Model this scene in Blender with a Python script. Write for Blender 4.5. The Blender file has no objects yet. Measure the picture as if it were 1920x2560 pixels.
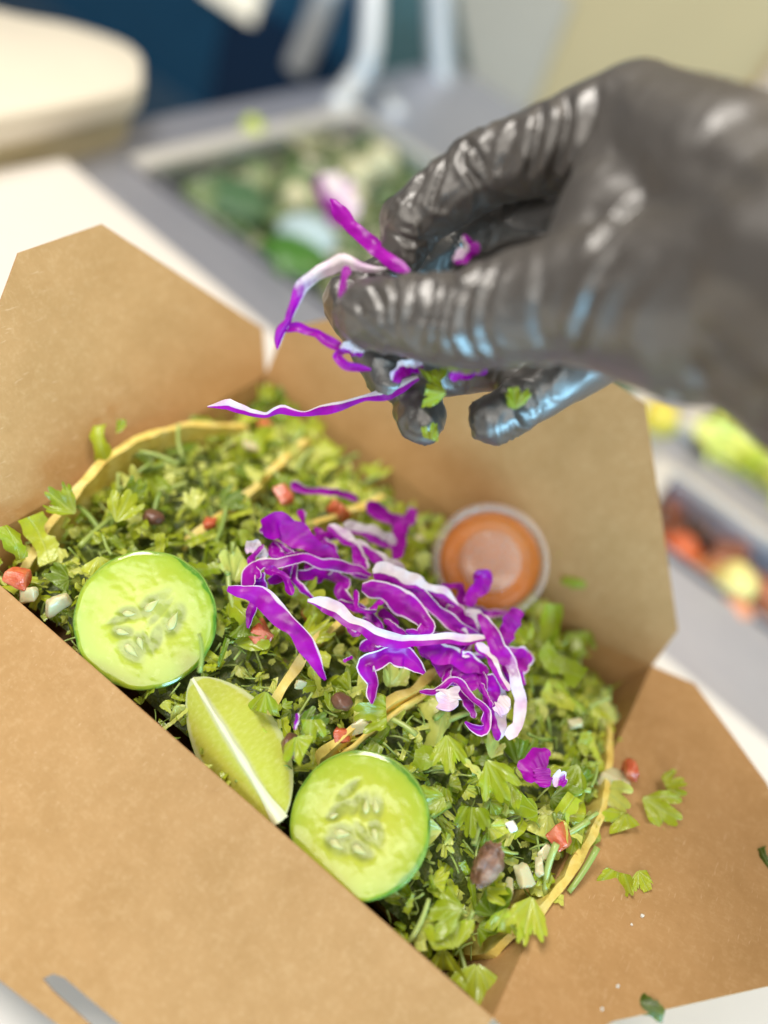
import bpy, bmesh, math, random
import numpy as np
from mathutils import Vector, Matrix, noise as mnoise
from mathutils.bvhtree import BVHTree

# ------------------------------------------------------------------ basics (all lengths in cm, stored in metres)
U = 0.01
RNG = random.Random(7)
NP = np.random.RandomState(7)
SC = bpy.context.scene
COL = SC.collection
PI = math.pi

# ------------------------------------------------------------------ camera
CAM = np.array([3.288, -17.708, 22.877])
FWD = np.array([-0.161405, 0.700200, -0.695463])
UPV = np.array([-0.601720, 0.488739, 0.631717])
RGT = np.array([0.782228, 0.520436, 0.342439])
FPX = 1974.0 * 1659 / 1920          # focal length in the 1659-wide view the positions were measured in
CX, CY = 829.5, 1106.0
cd = bpy.data.cameras.new('camera')
cam = bpy.data.objects.new('camera', cd)
COL.objects.link(cam)
cam.matrix_world = Matrix((
    (RGT[0], UPV[0], -FWD[0], CAM[0] * U), (RGT[1], UPV[1], -FWD[1], CAM[1] * U),
    (RGT[2], UPV[2], -FWD[2], CAM[2] * U), (0, 0, 0, 1)))
cd.sensor_fit = 'VERTICAL'
cd.sensor_height = 36.0
cd.lens = 36.0 * 1974.0 / 2560.0
cd.clip_start, cd.clip_end = 0.01, 50
cd.dof.use_dof = True
cd.dof.focus_distance = 0.25
cd.dof.aperture_fstop = 2.3
SC.camera = cam

# ------------------------------------------------------------------ world, lamps, exposure
w = bpy.data.worlds.new('World'); SC.world = w; w.use_nodes = True
bg = w.node_tree.nodes['Background']
bg.inputs[0].default_value = (1.0, 0.97, 0.92, 1); bg.inputs[1].default_value = 0.20

def lamp(name, loc, aim, size, power, col):
    l = bpy.data.lights.new(name, 'AREA'); l.shape = 'RECTANGLE'; l.size, l.size_y = size[0] * U, size[1] * U
    l.energy = power; l.color = col
    o = bpy.data.objects.new(name, l); COL.objects.link(o)
    o.location = Vector(loc) * U
    o.rotation_euler = (Vector(aim) - Vector(loc)).to_track_quat('-Z', 'Y').to_euler()
    return o
lamp('ceiling_lamp', (-52, -14, 105), (0, 0, 0), (46, 46), 9.5, (1, 0.965, 0.90))
lamp('ceiling_lamp', (30, 55, 125), (0, 5, 0), (70, 35), 8.0, (1, 0.90, 0.76))
lamp('ceiling_lamp', (22, -95, 78), (0, 0, 5), (110, 40), 4.3, (1, 0.94, 0.85))
lamp('window_light', (80, -46, 8), (2, 0, 13), (60, 30), 9.0, (0.34, 0.72, 1.0))
SC.view_settings.view_transform = 'Standard'
SC.view_settings.look = 'None'
SC.view_settings.exposure = 0.50
SC.view_settings.gamma = 1.0
SC.render.engine = 'CYCLES'
SC.cycles.use_denoising = True
SC.cycles.max_bounces = 8
SC.cycles.transparent_max_bounces = 10
SC.cycles.caustics_refractive = False
SC.cycles.caustics_reflective = False
SC.cycles.sample_clamp_indirect = 6

# ------------------------------------------------------------------ where a measured view point lies in the place
def ray(x, y):
    return RGT * ((x - CX) / FPX) - UPV * ((y - CY) / FPX) + FWD
def on(x, y, z=0.0):                       # on the horizontal plane at height z
    d = ray(x, y); return CAM + d * ((z - CAM[2]) / d[2])
def dep(x, y, d):                          # at distance d along the view
    return CAM + ray(x, y) * d
def c6(x, y): return ((550 + x / 2.0738) / 1.15732, (1200 + y / 2.0738) / 1.15732)
def c3(x, y): return ((480 + x / 2.3042) / 1.15732, (480 + y / 2.3042) / 1.15732)
def depth_of(p): return float((np.asarray(p) - CAM) @ FWD)

# ------------------------------------------------------------------ mesh helpers
ORG = {}
def empty(name, loc, label=None, cat=None, group=None):
    o = bpy.data.objects.new(name, None); COL.objects.link(o); o.empty_display_size = 0.01
    o.location = Vector(loc) * U; ORG[o.name] = np.array(loc, float)
    tag(o, label, cat, group)
    return o
def tag(o, label=None, cat=None, group=None, kind=None):
    if label: o['label'] = label
    if cat: o['category'] = cat
    if group: o['group'] = group
    if kind: o['kind'] = kind
    return o
def mesh_data(name, V, F, mats, uv=None, attrs=None, smooth=True, midx=None):
    V = np.asarray(V, float)
    me = bpy.data.meshes.new(name)
    me.from_pydata((V * U).tolist(), [], [tuple(int(i) for i in f) for f in F])
    for m in (mats if isinstance(mats, (list, tuple)) else [mats]): me.materials.append(m)
    if smooth: me.polygons.foreach_set('use_smooth', [True] * len(me.polygons))
    if midx is not None: me.polygons.foreach_set('material_index', [int(i) for i in midx])
    if uv is not None:
        uv = np.asarray(uv, float); l = me.uv_layers.new(name='UVMap')
        vi = np.empty(len(me.loops), int); me.loops.foreach_get('vertex_index', vi)
        l.data.foreach_set('uv', uv[vi].ravel())
    for k, a in (attrs or {}).items():
        t = me.attributes.new(k, 'FLOAT', 'POINT'); t.data.foreach_set('value', np.asarray(a, float))
    me.update()
    return me
def obj(name, V, F, mats, parent=None, origin=None, **kw):
    V = np.asarray(V, float)
    po = ORG[parent.name] if parent is not None else np.zeros(3)
    org = np.array(origin, float) if origin is not None else (po.copy() if parent is not None else V.mean(0))
    me = mesh_data(name, V - org, F, mats, **kw)
    o = bpy.data.objects.new(name, me); COL.objects.link(o)
    o.location = Vector(org - po) * U
    if parent is not None: o.parent = parent
    ORG[o.name] = org
    return o
def grid_faces(nu, nv, closed_v=False, off=0):
    F = []
    for i in range(nu - 1):
        for j in range(nv if closed_v else nv - 1):
            a = i * nv + j; b = i * nv + (j + 1) % nv
            F.append((off + a, off + b, off + b + nv, off + a + nv))
    return F
class MB:
    def __init__(s): s.V = []; s.F = []; s.A = []; s.UV = []
    def add(s, V, F, a=0.0, uv=None):
        o = len(s.V); s.V.extend(np.asarray(V).tolist()); s.F.extend([tuple(o + i for i in f) for f in F])
        s.A.extend([a] * len(V) if np.isscalar(a) else list(a))
        s.UV.extend((np.zeros((len(V), 2)) if uv is None else np.asarray(uv)).tolist())
    def box(s, lo, hi, rot=0.0, ctr=(0, 0)):
        x0, y0, z0 = lo; x1, y1, z1 = hi
        V = np.array([(x0, y0, z0), (x1, y0, z0), (x1, y1, z0), (x0, y1, z0), (x0, y0, z1), (x1, y0, z1), (x1, y1, z1), (x0, y1, z1)], float)
        if rot:
            c, q = math.cos(rot), math.sin(rot); d = V[:, :2] - ctr
            V[:, 0] = ctr[0] + d[:, 0] * c - d[:, 1] * q; V[:, 1] = ctr[1] + d[:, 0] * q + d[:, 1] * c
        s.add(V, [(3, 2, 1, 0), (4, 5, 6, 7), (0, 1, 5, 4), (1, 2, 6, 5), (2, 3, 7, 6), (3, 0, 4, 7)])
    def tube(s, pts, r, n=10, cap=True):
        P = np.asarray(pts, float); k = len(P); R = np.broadcast_to(np.asarray(r, float), (k,))
        T = np.gradient(P, axis=0); T /= np.linalg.norm(T, axis=1)[:, None] + 1e-9
        a = np.array([0, 0, 1.0]) if abs(T[0][2]) < .9 else np.array([1.0, 0, 0])
        V = []
        for i in range(k):
            e1 = np.cross(T[i], a); e1 /= np.linalg.norm(e1) + 1e-9; e2 = np.cross(T[i], e1); a = np.cross(e1, T[i])
            for j in range(n):
                q = 2 * PI * j / n; V.append(P[i] + R[i] * (math.cos(q) * e1 + math.sin(q) * e2))
        F = grid_faces(k, n, True)
        if cap:
            V += [P[0], P[-1]]; c0, c1 = k * n, k * n + 1
            F += [(c0, (j + 1) % n, j) for j in range(n)] + [(c1, (k - 1) * n + j, (k - 1) * n + (j + 1) % n) for j in range(n)]
        s.add(V, F)
    def build(s, name, mat, parent=None, **kw):
        return obj(name, s.V, s.F, mat, parent, **kw)
def curve(pts, n):                          # Catmull-Rom through the points, any dimension
    P = np.asarray(pts, float); k = len(P)
    if k == 2: return P[0] + np.linspace(0, 1, n)[:, None] * (P[1] - P[0])
    E = np.vstack([2 * P[0] - P[1], P, 2 * P[-1] - P[-2]])
    out = []
    for t in np.linspace(0, k - 1 - 1e-6, n):
        i = int(t); f = t - i; a, b, c, d = E[i], E[i + 1], E[i + 2], E[i + 3]
        out.append(.5 * (2 * b + (c - a) * f + (2 * a - 5 * b + 4 * c - d) * f * f + (3 * b - a - 3 * c + d) * f ** 3))
    return np.array(out)
def unit(v): v = np.asarray(v, float); return v / (np.linalg.norm(v) + 1e-12)
def nz(p, s=1.0, o=0.0): return mnoise.noise(Vector((p[0] * s + o, p[1] * s - o, p[2] * s + 2 * o)))
def sstep(a, b, x):
    t = np.clip((np.asarray(x, float) - a) / (b - a), 0, 1); return t * t * (3 - 2 * t)

# ------------------------------------------------------------------ materials
class NT:
    def __init__(s, name, rough=.5, **pr):
        s.m = bpy.data.materials.new(name); s.m.use_nodes = True; s.t = s.m.node_tree
        s.b = s.t.nodes['Principled BSDF']; s.out = s.t.nodes['Material Output']
        s.b.inputs['Roughness'].default_value = rough
        for k, v in pr.items(): s.set(s.b, k.replace('_', ' '), v)
    def set(s, n, k, v):
        i = n.inputs[k]
        if isinstance(v, bpy.types.NodeSocket): s.t.links.new(v, i)
        else: i.default_value = (*v, 1) if isinstance(v, tuple) and len(v) == 3 and i.type == 'RGBA' else v
    def n(s, typ, ins=(), out=0, **props):
        nd = s.t.nodes.new('ShaderNode' + typ)
        for k, v in props.items(): setattr(nd, k, v)
        for k, v in (ins.items() if isinstance(ins, dict) else enumerate(ins)):
            if v is not None: s.set(nd, k, v)
        return nd.outputs[out]
    def co(s, which='Object'): return s.n('TexCoord', out=which) if False else s._co(which)
    def _co(s, which):
        nd = s.t.nodes.new('ShaderNodeTexCoord'); return nd.outputs[which]
    def noise(s, scale, detail=3, rough=.55, vec=None, stretch=None):
        v = vec or s._co('Object')
        if stretch: v = s.n('Mapping', {0: v, 'Scale': stretch})
        return s.n('TexNoise', {'Vector': v, 'Scale': scale, 'Detail': detail, 'Roughness': rough})
    def math(s, op, a, b=0.0, c=None):
        return s.n('Math', [a, b] + ([c] if c is not None else []), operation=op)
    def ramp(s, fac, stops):
        nd = s.t.nodes.new('ShaderNodeValToRGB'); e = nd.color_ramp.elements
        while len(e) < len(stops): e.new(.5)
        for el, (p, c) in zip(e, stops): el.position = p; el.color = (*c, 1) if len(c) == 3 else c
        s.t.links.new(fac, nd.inputs[0]); return nd.outputs[0]
    def mix(s, f, a, b, mode='MIX'):
        nd = s.t.nodes.new('ShaderNodeMix'); nd.data_type = 'RGBA'; nd.blend_type = mode
        s.set(nd, 0, f); s.set(nd, 6, a); s.set(nd, 7, b); return nd.outputs[2]
    def smooth(s, x, a, b):
        nd = s.t.nodes.new('ShaderNodeMapRange'); nd.interpolation_type = 'SMOOTHSTEP'
        s.set(nd, 0, x); s.set(nd, 1, a); s.set(nd, 2, b); return nd.outputs[0]
    def attr(s, name): 
        nd = s.t.nodes.new('ShaderNodeAttribute'); nd.attribute_name = name; return nd.outputs['Fac']
    def bump(s, h, dist, strength=1.0):
        nd = s.t.nodes.new('ShaderNodeBump'); nd.inputs['Strength'].default_value = strength
        nd.inputs['Distance'].default_value = dist; s.t.links.new(h, nd.inputs['Height'])
        s.t.links.new(nd.outputs[0], s.b.inputs['Normal']); return nd.outputs[0]
    def base(s, c): s.set(s.b, 'Base Color', c); return s
    def translucent(s, col, fac, nrm=None):
        tr = s.t.nodes.new('ShaderNodeBsdfTranslucent'); s.set(tr, 0, col)
        mx = s.t.nodes.new('ShaderNodeMixShader'); mx.inputs[0].default_value = fac
        s.t.links.new(s.b.outputs[0], mx.inputs[1]); s.t.links.new(tr.outputs[0], mx.inputs[2])
        s.t.links.new(mx.outputs[0], s.out.inputs[0])
    def see_through(s, fac, col=(1, 1, 1)):
        tr = s.t.nodes.new('ShaderNodeBsdfTransparent'); s.set(tr, 0, col)
        mx = s.t.nodes.new('ShaderNodeMixShader'); s.set(mx, 0, fac)
        s.t.links.new(s.b.outputs[0], mx.inputs[1]); s.t.links.new(tr.outputs[0], mx.inputs[2])
        s.t.links.new(mx.outputs[0], s.out.inputs[0])

def plain(name, col, rough=.5, var=.12, scale=60, bump=0.0, **pr):
    m = NT(name, rough, **pr); f = m.noise(scale, 4)
    m.base(m.mix(f, tuple(c * (1 - var) for c in col), tuple(min(1, c * (1 + var)) for c in col)))
    if bump: m.bump(m.noise(scale * 3, 4), bump)
    return m.m

def make_kraft():
    m = NT('kraft_board', .72, Specular_IOR_Level=.35)
    c = m._co('Object')
    big = m.noise(60, 4, .6, c)
    f1 = m.noise(330, 5, .75, c, (1, .62, .8)); f2 = m.noise(900, 4, .7, c, (.55, 1, .7))
    fib = m.math('ADD', m.math('MULTIPLY', f1, .55), m.math('MULTIPLY', f2, .45))
    base = m.mix(m.smooth(big, .3, .7), (.405, .226, .084), (.450, .256, .102))
    base = m.mix(m.math('MULTIPLY', m.smooth(fib, .47, .66), .38), base, (.58, .375, .185))
    base = m.mix(m.math('MULTIPLY', m.smooth(fib, .46, .34), .4), base, (.37, .20, .075)); fl = m.noise(1500, 2, .5, c, (1, .12, 1)); base = m.mix(m.math('MULTIPLY', m.smooth(fl, .66, .74), .45), base, (.62, .42, .24))
    m.base(base); m.bump(fib, .0002, .6)
    return m.m
KRAFT = make_kraft()

def make_herb(name, dark=1.0):
    m = NT(name, .27, Specular_IOR_Level=.65)
    oi = m.t.nodes.new('ShaderNodeObjectInfo'); sr = m.t.nodes.new('ShaderNodeSeparateColor'); m.t.links.new(oi.outputs['Color'], sr.inputs[0])
    r = m.math('MULTIPLY', m.attr('rnd'), sr.outputs[0])
    uv = m._co('UV'); sp = m.t.nodes.new('ShaderNodeSeparateXYZ'); m.t.links.new(uv, sp.inputs[0])
    x, y = sp.outputs[0], sp.outputs[1]
    ang = m.math('ARCTAN2', x, y)
    fr = m.math('SUBTRACT', m.math('FRACT', m.math('ADD', m.math('DIVIDE', ang, .52), .5)), .5)
    rad = m.math('SQRT', m.math('ADD', m.math('MULTIPLY', x, x), m.math('MULTIPLY', y, y)))
    dist = m.math('MULTIPLY', m.math('ABSOLUTE', fr), m.math('MULTIPLY', rad, .52))
    vein = m.math('SUBTRACT', 1.0, m.smooth(dist, .004, .03))
    D = dark
    col = m.ramp(r, [(0, (.03 * D, .085 * D, .008)), (.22, (.12 * D, .215 * D, .009)), (.46, (.33 * D, .42 * D, .014)), (.72, (.56 * D, .62 * D, .035)), (1, (.78 * D, .79 * D, .20))])
    mott = m.noise(420, 3, .6)
    col = m.mix(m.math('MULTIPLY', m.smooth(mott, .45, .75), .45), col, m.mix(.5, col, (.36, .46, .10)))
    col = m.mix(m.math('MULTIPLY', vein, .32), col, (.50, .62, .22))
    m.base(col)
    m.bump(m.math('ADD', m.math('MULTIPLY', vein, -.5), m.noise(700, 4)), .0003, .7)
    m.translucent(m.mix(.5, col, (.30, .5, .03)), .30)
    return m.m
HERB = make_herb('cilantro_green')

def make_stem():
    m = NT('cilantro_sprig', .3, Specular_IOR_Level=.6)
    oi = m.t.nodes.new('ShaderNodeObjectInfo'); sr = m.t.nodes.new('ShaderNodeSeparateColor'); m.t.links.new(oi.outputs['Color'], sr.inputs[0])
    r = m.math('MULTIPLY', m.attr('rnd'), sr.outputs[0])
    col = m.ramp(r, [(0, (.13, .25, .03)), (.5, (.30, .44, .07)), (1, (.52, .62, .18))])
    m.base(m.mix(m.noise(400, 2, .5, None, (1, 1, .2)), col, m.mix(.4, col, (.5, .58, .22))))
    m.translucent(col, .2)
    return m.m
STEM = make_stem()

def make_cabbage():
    m = NT('purple_cabbage', .36, Specular_IOR_Level=.35)
    wh = m.attr('white')
    n1 = m.noise(350, 3, .6); n2 = m.noise(120, 3)
    f = m.smooth(m.math('ADD', wh, m.math('MULTIPLY', m.math('SUBTRACT', n1, .5), .30)), .40, .60)
    pur = m.ramp(n2, [(.25, (.20, .0, .23)), (.5, (.37, .001, .40)), (.75, (.47, .008, .49))])
    wht = m.mix(m.smooth(n2, .4, .7), (.82, .74, .78), (.74, .52, .74))
    c = m.mix(f, pur, wht); m.base(c)
    m.bump(m.noise(500, 3, .6, None, (1, 1, 1)), .00015, .6)
    m.translucent(c, .22)
    return m.m
CABB = make_cabbage()

def make_tortilla():
    m = NT('corn_tortilla', .55)
    n1 = m.noise(160, 4, .6); n2 = m.noise(420, 4, .7)
    c = m.ramp(n1, [(.3, (.62, .42, .07)), (.5, (.74, .57, .14)), (.7, (.82, .68, .27))])
    c = m.mix(m.math('MULTIPLY', m.smooth(n2, .60, .72), .8), c, (.42, .20, .035))
    m.base(c); m.bump(n2, .0004, .8)
    return m.m
TORT = make_tortilla()
TM = NT('tomato_flesh', .16, Specular_IOR_Level=.65, Subsurface_Weight=.15, Subsurface_Scale=.004)
TM.base(TM.ramp(TM.noise(170, 4, .6), [(.3, (.46, .06, .028)), (.5, (.62, .14, .06)), (.62, (.66, .22, .12)), (.75, (.70, .38, .25))])); TM.bump(TM.noise(400, 3), .0006, .7); TOMATO = TM.m
ONION = plain('onion_flesh', (.60, .56, .33), .25, .15, 200, .0002, Subsurface_Weight=.3, Subsurface_Scale=.004)
WHITEBIT = plain('white_crumb', (.84, .82, .74), .4, .06, 200, .0002)
BEAN = plain('brown_bean', (.16, .072, .045), .28, .5, 260, .0003)
DARKHERB = make_herb('wilted_dark_green', .45)

# ------------------------------------------------------------------ the setting: board, counter, wall
WHITE_BOARD = plain('white_board', (.70, .66, .61), .45, .03, 30)
STEEL = NT('brushed_steel', .42, Metallic=.75)
STEEL.base(STEEL.mix(STEEL.noise(30, 3, .6, None, (1, 6, 1)), (.45, .47, .57), (.58, .59, .66))); STEEL = STEEL.m
RIM = plain('bright_steel_rim', (.74, .72, .68), .35, .05, 30, Metallic=.4)

BZ, CZ = -6.5, -7.6
b = MB(); b.box((-36.6, -40, BZ - .9), (60, 17.2, BZ), -.075, (0, 17.2))
tag(b.build('prep_board', WHITE_BOARD, smooth=False), 'long white plastic prep board under the open takeout box', 'board')
bb = MB()
for lo, hi in (((-40.5, -80, CZ - 3), (140, 25.2, CZ)), ((-40.5, 25.2, CZ - 3), (-36.0, 56, CZ)), ((-40.5, 56, CZ - 3), (140, 84, CZ)),
               ((3.5, 25.2, CZ - 3), (7.0, 56, CZ)), ((7.0, 34.4, CZ - 3), (44, 38.4, CZ)), ((44, 25.2, CZ - 3), (140, 56, CZ))):
    bb.box(lo, hi)
tag(bb.build('counter', STEEL, smooth=False), kind='structure')
fl = MB(); fl.box((-400, -300, -96), (400, 400, -95))
tag(fl.build('floor', plain('grey_floor', (.25, .23, .21), .6), smooth=False), kind='structure')
wl = MB(); wl.box((-420, 238, -95), (420, 244, 320))
tag(wl.build('wall', plain('warm_wall', (.62, .50, .26), .7, .08, 4), smooth=False), kind='structure')

# ------------------------------------------------------------------ background things
def ony(x, y, Y):
    d = ray(x, y); return CAM + d * ((Y - CAM[1]) / d[1])
# beige cabinet behind the counter
cab = empty('back_cabinet', (20, 84, CZ), 'tall beige cabinet with a pale vertical strip behind the counter', 'cabinet')
q0, q1, q2 = ony(985, 240, 84), ony(975, 100, 84), ony(965, -120, 84)
m = MB(); m.add([(q0[0], 84.6, CZ), (90, 84.6, CZ), (90, 84.6, 70), (q2[0], 84.6, q2[2]), (q0[0], 92, CZ), (90, 92, CZ), (90, 92, 70), (q2[0], 92, q2[2])], [(0, 1, 2, 3), (4, 7, 6, 5), (0, 3, 7, 4), (1, 5, 6, 2), (3, 2, 6, 7), (0, 4, 5, 1)]); m.build('body', plain('beige_paint', (.56, .46, .26), .6, .1, 6), cab, smooth=False)
m = MB(); m.add([(q0[0], 83.9, CZ), (q0[0] + 9, 83.9, CZ), (q2[0] + 17, 83.9, q2[2] + 2), (q2[0], 83.9, q2[2]), (q0[0], 84.4, CZ), (q0[0] + 9, 84.4, CZ), (q2[0] + 17, 84.4, q2[2] + 2), (q2[0], 84.4, q2[2])], [(0, 1, 2, 3), (4, 7, 6, 5), (0, 3, 7, 4), (1, 5, 6, 2), (3, 2, 6, 7), (0, 4, 5, 1)]); m.build('side_trim', plain('warm_grey_trim', (.50, .47, .40), .5), cab, smooth=False)
m = MB(); m.box((-6, 82.8, CZ), (6, 84.3, 70)); m.build('door_strip', plain('pale_pink_beige', (.66, .53, .42), .5, .05, 6), cab, smooth=False)
m = MB(); m.box((6.3, 82.4, CZ), (40, 84.3, 70)); m.build('door_panel', plain('tan_panel', (.47, .33, .18), .5, .05, 6), cab, smooth=False)
# dark blue appliance, standing on the floor past the counter's end
NAVY = plain('navy_enamel', (.010, .085, .19), .3, .3, 5)
ap = empty('dark_appliance', (-90, 110, -95), 'dark blue appliance with a glowing highlight patch beyond the end of the counter', 'appliance')
m = MB(); m.box((-260, 96, -95), (-47, 150, 30)); m.build('body', NAVY, ap, smooth=False)
m = MB(); m.box((-84, 95, -38), (-63, 95.8, -19)); m.build('dark_panel', plain('black_blue_glass', (.005, .03, .085), .25), ap, smooth=False)
m = MB(); m.box((-150, 94.6, -60), (-47, 95.7, -39)); m.build('lower_panel', plain('blue_grey_panel', (.05, .11, .19), .4, .2, 6), ap, smooth=False)
p0 = ony(480, -6, 94)
m = MB(); m.box((p0[0] - 4.5, 94, p0[2] - 1.0), (p0[0] + 6, 95.7, p0[2] + 9)); 
HIGHL = NT('highlight_glow', .4); HIGHL.set(HIGHL.b, 'Emission Color', (.95, .9, .68)); HIGHL.set(HIGHL.b, 'Emission Strength', .55)  # emission stands in for a bright warm highlight on the dark front
m.build('highlight_patch', HIGHL.m, ap, smooth=False)
m = MB(); m.box((-57, 94.2, -60), (-40, 95.6, 40)); m.build('teal_door', plain('teal_enamel', (.09, .20, .23), .35, .3, 5), ap, smooth=False)
# frame of steel tubes
fr = empty('guard_frame', (-37, 55, CZ), 'pale steel tube frame standing at the far end of the counter', 'frame')
PALE = plain('pale_steel_tube', (.62, .66, .70), .35, .05, 20, Metallic=.2)
for pts, r in (([on(722, 238, CZ + .1), ony(765, 180, 57), ony(796, 118, 58), ony(806, -40, 60)], 1.25),
               ([ony(958, 205, 78), ony(950, 100, 78), ony(944, -40, 78)], 1.5),
               ([ony(640, 150, 84), ony(675, 70, 84), ony(715, -40, 84)], 1.8),
               ([ony(792, 168, 70), ony(855, 252, 60)], 1.1)):
    m = MB(); m.tube(curve(pts, 14), r); m.build('tube', PALE, fr)
# food wells with rims
def pan(name, x0, x1, y0, y1, label, zb=-15):
    e = empty(name, ((x0 + x1) / 2, (y0 + y1) / 2, zb), label, 'food pan')
    m = MB(); t = .25
    m.box((x0, y0, zb), (x1, y1, zb + t))
    for lo, hi in (((x0, y0, zb + t), (x0 + t, y1, CZ)), ((x1 - t, y0, zb + t), (x1, y1, CZ)), ((x0 + t, y0, zb + t), (x1 - t, y0 + t, CZ)), ((x0 + t, y1 - t, zb + t), (x1 - t, y1, CZ))): m.box(lo, hi)
    m.build('well', STEEL, e, smooth=False)
    m = MB(); z0, z1, r = CZ + .05, CZ + .75, 1.5
    for lo, hi in (((x0 - r, y0 - r * .4, z0), (x0 + .2, y1 + r * .4, z1)), ((x1 - .2, y0 - r * .4, z0), (x1 + r, y1 + r * .4, z1)),
                   ((x0 + .2, y1 - .3, z0), (x1 - .2, y1 + r * .4, z1))): m.box(lo, hi)
    m.build('rim', RIM, e, smooth=False)
    return e
pan('salad_pan', -34.4, 3, 26, 54, 'large steel food pan of green salad behind the box')
pan('tomato_pan', 8.4, 42, 26, 33.2, 'narrow steel food pan of cut tomatoes beside the box')
pan('lettuce_pan', 8.4, 42, 39.6, 54, 'steel food pan heaped with yellow green lettuce')
def heap(name, x0, x1, y0, y1, zt, mat, label, n, size, seed, kind='stuff'):
    r = np.random.RandomState(seed); m = MB()
    for i in range(n):
        c = np.array([r.uniform(x0, x1), r.uniform(y0, y1), zt + r.uniform(-1.6, .6)]); s = size * r.uniform(.6, 1.3)
        k = 5; g = np.linspace(-1, 1, k); X, Y = np.meshgrid(g, g); Z = .5 * np.sin(2 * X + r.uniform(0, 6)) * np.cos(2 * Y + r.uniform(0, 6))
        P = np.stack([X * (1 - .25 * Y * Y), Y * (1 - .25 * X * X), Z], -1).reshape(-1, 3) * s
        q = Matrix.Rotation(r.uniform(0, 6.3), 3, 'Z') @ Matrix.Rotation(r.uniform(-.8, .8), 3, 'X')
        m.add(P @ np.array(q).T + c, grid_faces(k, k), r.rand())
    m.box((x0, y0, -14.6), (x1, y1, zt - 1.2))
    return tag(m.build(name, mat, attrs={'rnd': m.A}), label, None, None, 'stuff')
def leafmat(name, stops):
    q = NT(name, .35); q.base(q.ramp(q.attr('rnd'), stops)); return q.m
heap('chopped_salad', -34, 2.6, 26.4, 53.6, -8.6, leafmat('mixed_salad', [(0, (.05, .11, .04)), (.35, (.12, .19, .07)), (.6, (.24, .27, .14)), (.85, (.42, .42, .26)), (1, (.52, .50, .38))]), 'mixed green salad', 520, 1.5, 3)
heap('shredded_lettuce', 8.8, 41.6, 40, 53.6, -7.6, leafmat('pale_lettuce', [(0, (.33, .42, .03)), (.5, (.52, .60, .06)), (1, (.70, .72, .20))]), 'yellow green lettuce', 420, 1.5, 4)
heap('cut_tomatoes', 8.8, 41.6, 26.4, 32.8, -9.0, leafmat('cut_tomato', [(0, (.06, .035, .015)), (.4, (.20, .06, .02)), (.7, (.38, .10, .03)), (1, (.46, .19, .07))]), 'cut tomatoes', 220, 1.2, 5)
def chunk_mesh(name, r, mat, seed, sq=1.0):
    bm = bmesh.new(); bmesh.ops.create_icosphere(bm, subdivisions=3, radius=1)
    for v in bm.verts:
        q = v.co.copy(); v.co = q * r * (1 + .22 * mnoise.noise(q * 1.6 + Vector((seed, 0, 0)))); v.co.z *= sq
    V = [tuple(v.co) for v in bm.verts]; F = [[v.index for v in f.verts] for f in bm.faces]; bm.free()
    return mesh_data(name, V, F, mat)
def put(name, me, p, label, cat, group=None, rot=(0, 0, 0), sc=1.0):
    o = bpy.data.objects.new(name, me); COL.objects.link(o); o.location = Vector(p) * U; o.rotation_euler = rot
    o.scale = (sc, sc, sc) if np.isscalar(sc) else sc
    ORG[o.name] = np.array(p, float)
    return tag(o, label, cat, group)
CREAM = plain('cream_vegetable', (.60, .57, .36), .4, .1, 40)
PINKC = plain('pale_pink_cabbage', (.75, .45, .62), .4, .2, 60)
for i, (x, y, r, lb) in enumerate(((775, 380, 1.5, 'pale cream chunk in the salad pan beside the black glove'), (760, 432, 1.2, 'pale cream chunk in the salad pan just above the purple shred tip'),
                                   (700, 425, 1.0, 'small cream chunk lying in the green salad'), (640, 430, 1.2, 'dull cream chunk in the salad near the pan rim'), (820, 350, 1.6, 'cream chunk at the back of the salad pan'))):
    put('cream_chunk', chunk_mesh('cream_chunk', r, CREAM, i * 3.1), on(x, y, -7.6), lb, 'vegetable', 'cream chunks in the salad pan')
put('cream_chunk', chunk_mesh('cream_chunk', 1.5, plain('yellow_vegetable', (.80, .70, .24), .4), 9.3), on(1585, 1262, -7.9), 'bright yellow chunk among the cut tomatoes', 'vegetable')
put('tomato_chunk', chunk_mesh('tomato_chunk', 1.3, plain('orange_red_tomato', (.55, .10, .02), .35), 4.3, .8), on(1470, 1190, -8.4), 'orange red tomato chunk in the narrow pan', 'tomato')
put('tomato_chunk', chunk_mesh('tomato_chunk', 1.1, plain('salmon_tomato', (.66, .27, .14), .35), 6.3, .8), on(1590, 1325, -8.2), 'salmon coloured tomato chunk under the yellow chunk', 'tomato')
put('highlight_chunk', chunk_mesh('highlight_chunk', 2.4, plain('blue_white_highlight', (.42, .55, .60), .3), 2.3, .5), on(665, 508, -7.9), 'chunk coloured as a blue white highlight on dark green leaves', 'vegetable')  # blue white colour paints the light reflected off the green salad
put('green_chunk', chunk_mesh('green_chunk', 2.6, plain('deep_green_leaf', (.05, .16, .02), .35), 7.7, .5), on(635, 560, -8.0), 'deep green vegetable chunk in the near corner of the salad pan', 'vegetable')
put('green_chunk', chunk_mesh('green_chunk', 2.8, plain('forest_green_leaf', (.06, .13, .06), .4), 3.7, .5), on(510, 440, -8.2), 'dull forest green chunk by the pan rim', 'vegetable')
put('lime_crumb', chunk_mesh('lime_crumb', 1.0, plain('lime_crumb', (.45, .55, .08), .4), 1.7), on(545, 278, CZ + .5), 'small lime green scrap on the steel counter', 'food scrap')
put('yellow_chunk', chunk_mesh('yellow_chunk', 1.6, plain('corn_yellow', (.75, .58, .06), .4), 5.7), on(1420, 905, -7.3), 'yellow chunk at the edge of the lettuce pan', 'vegetable')
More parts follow.
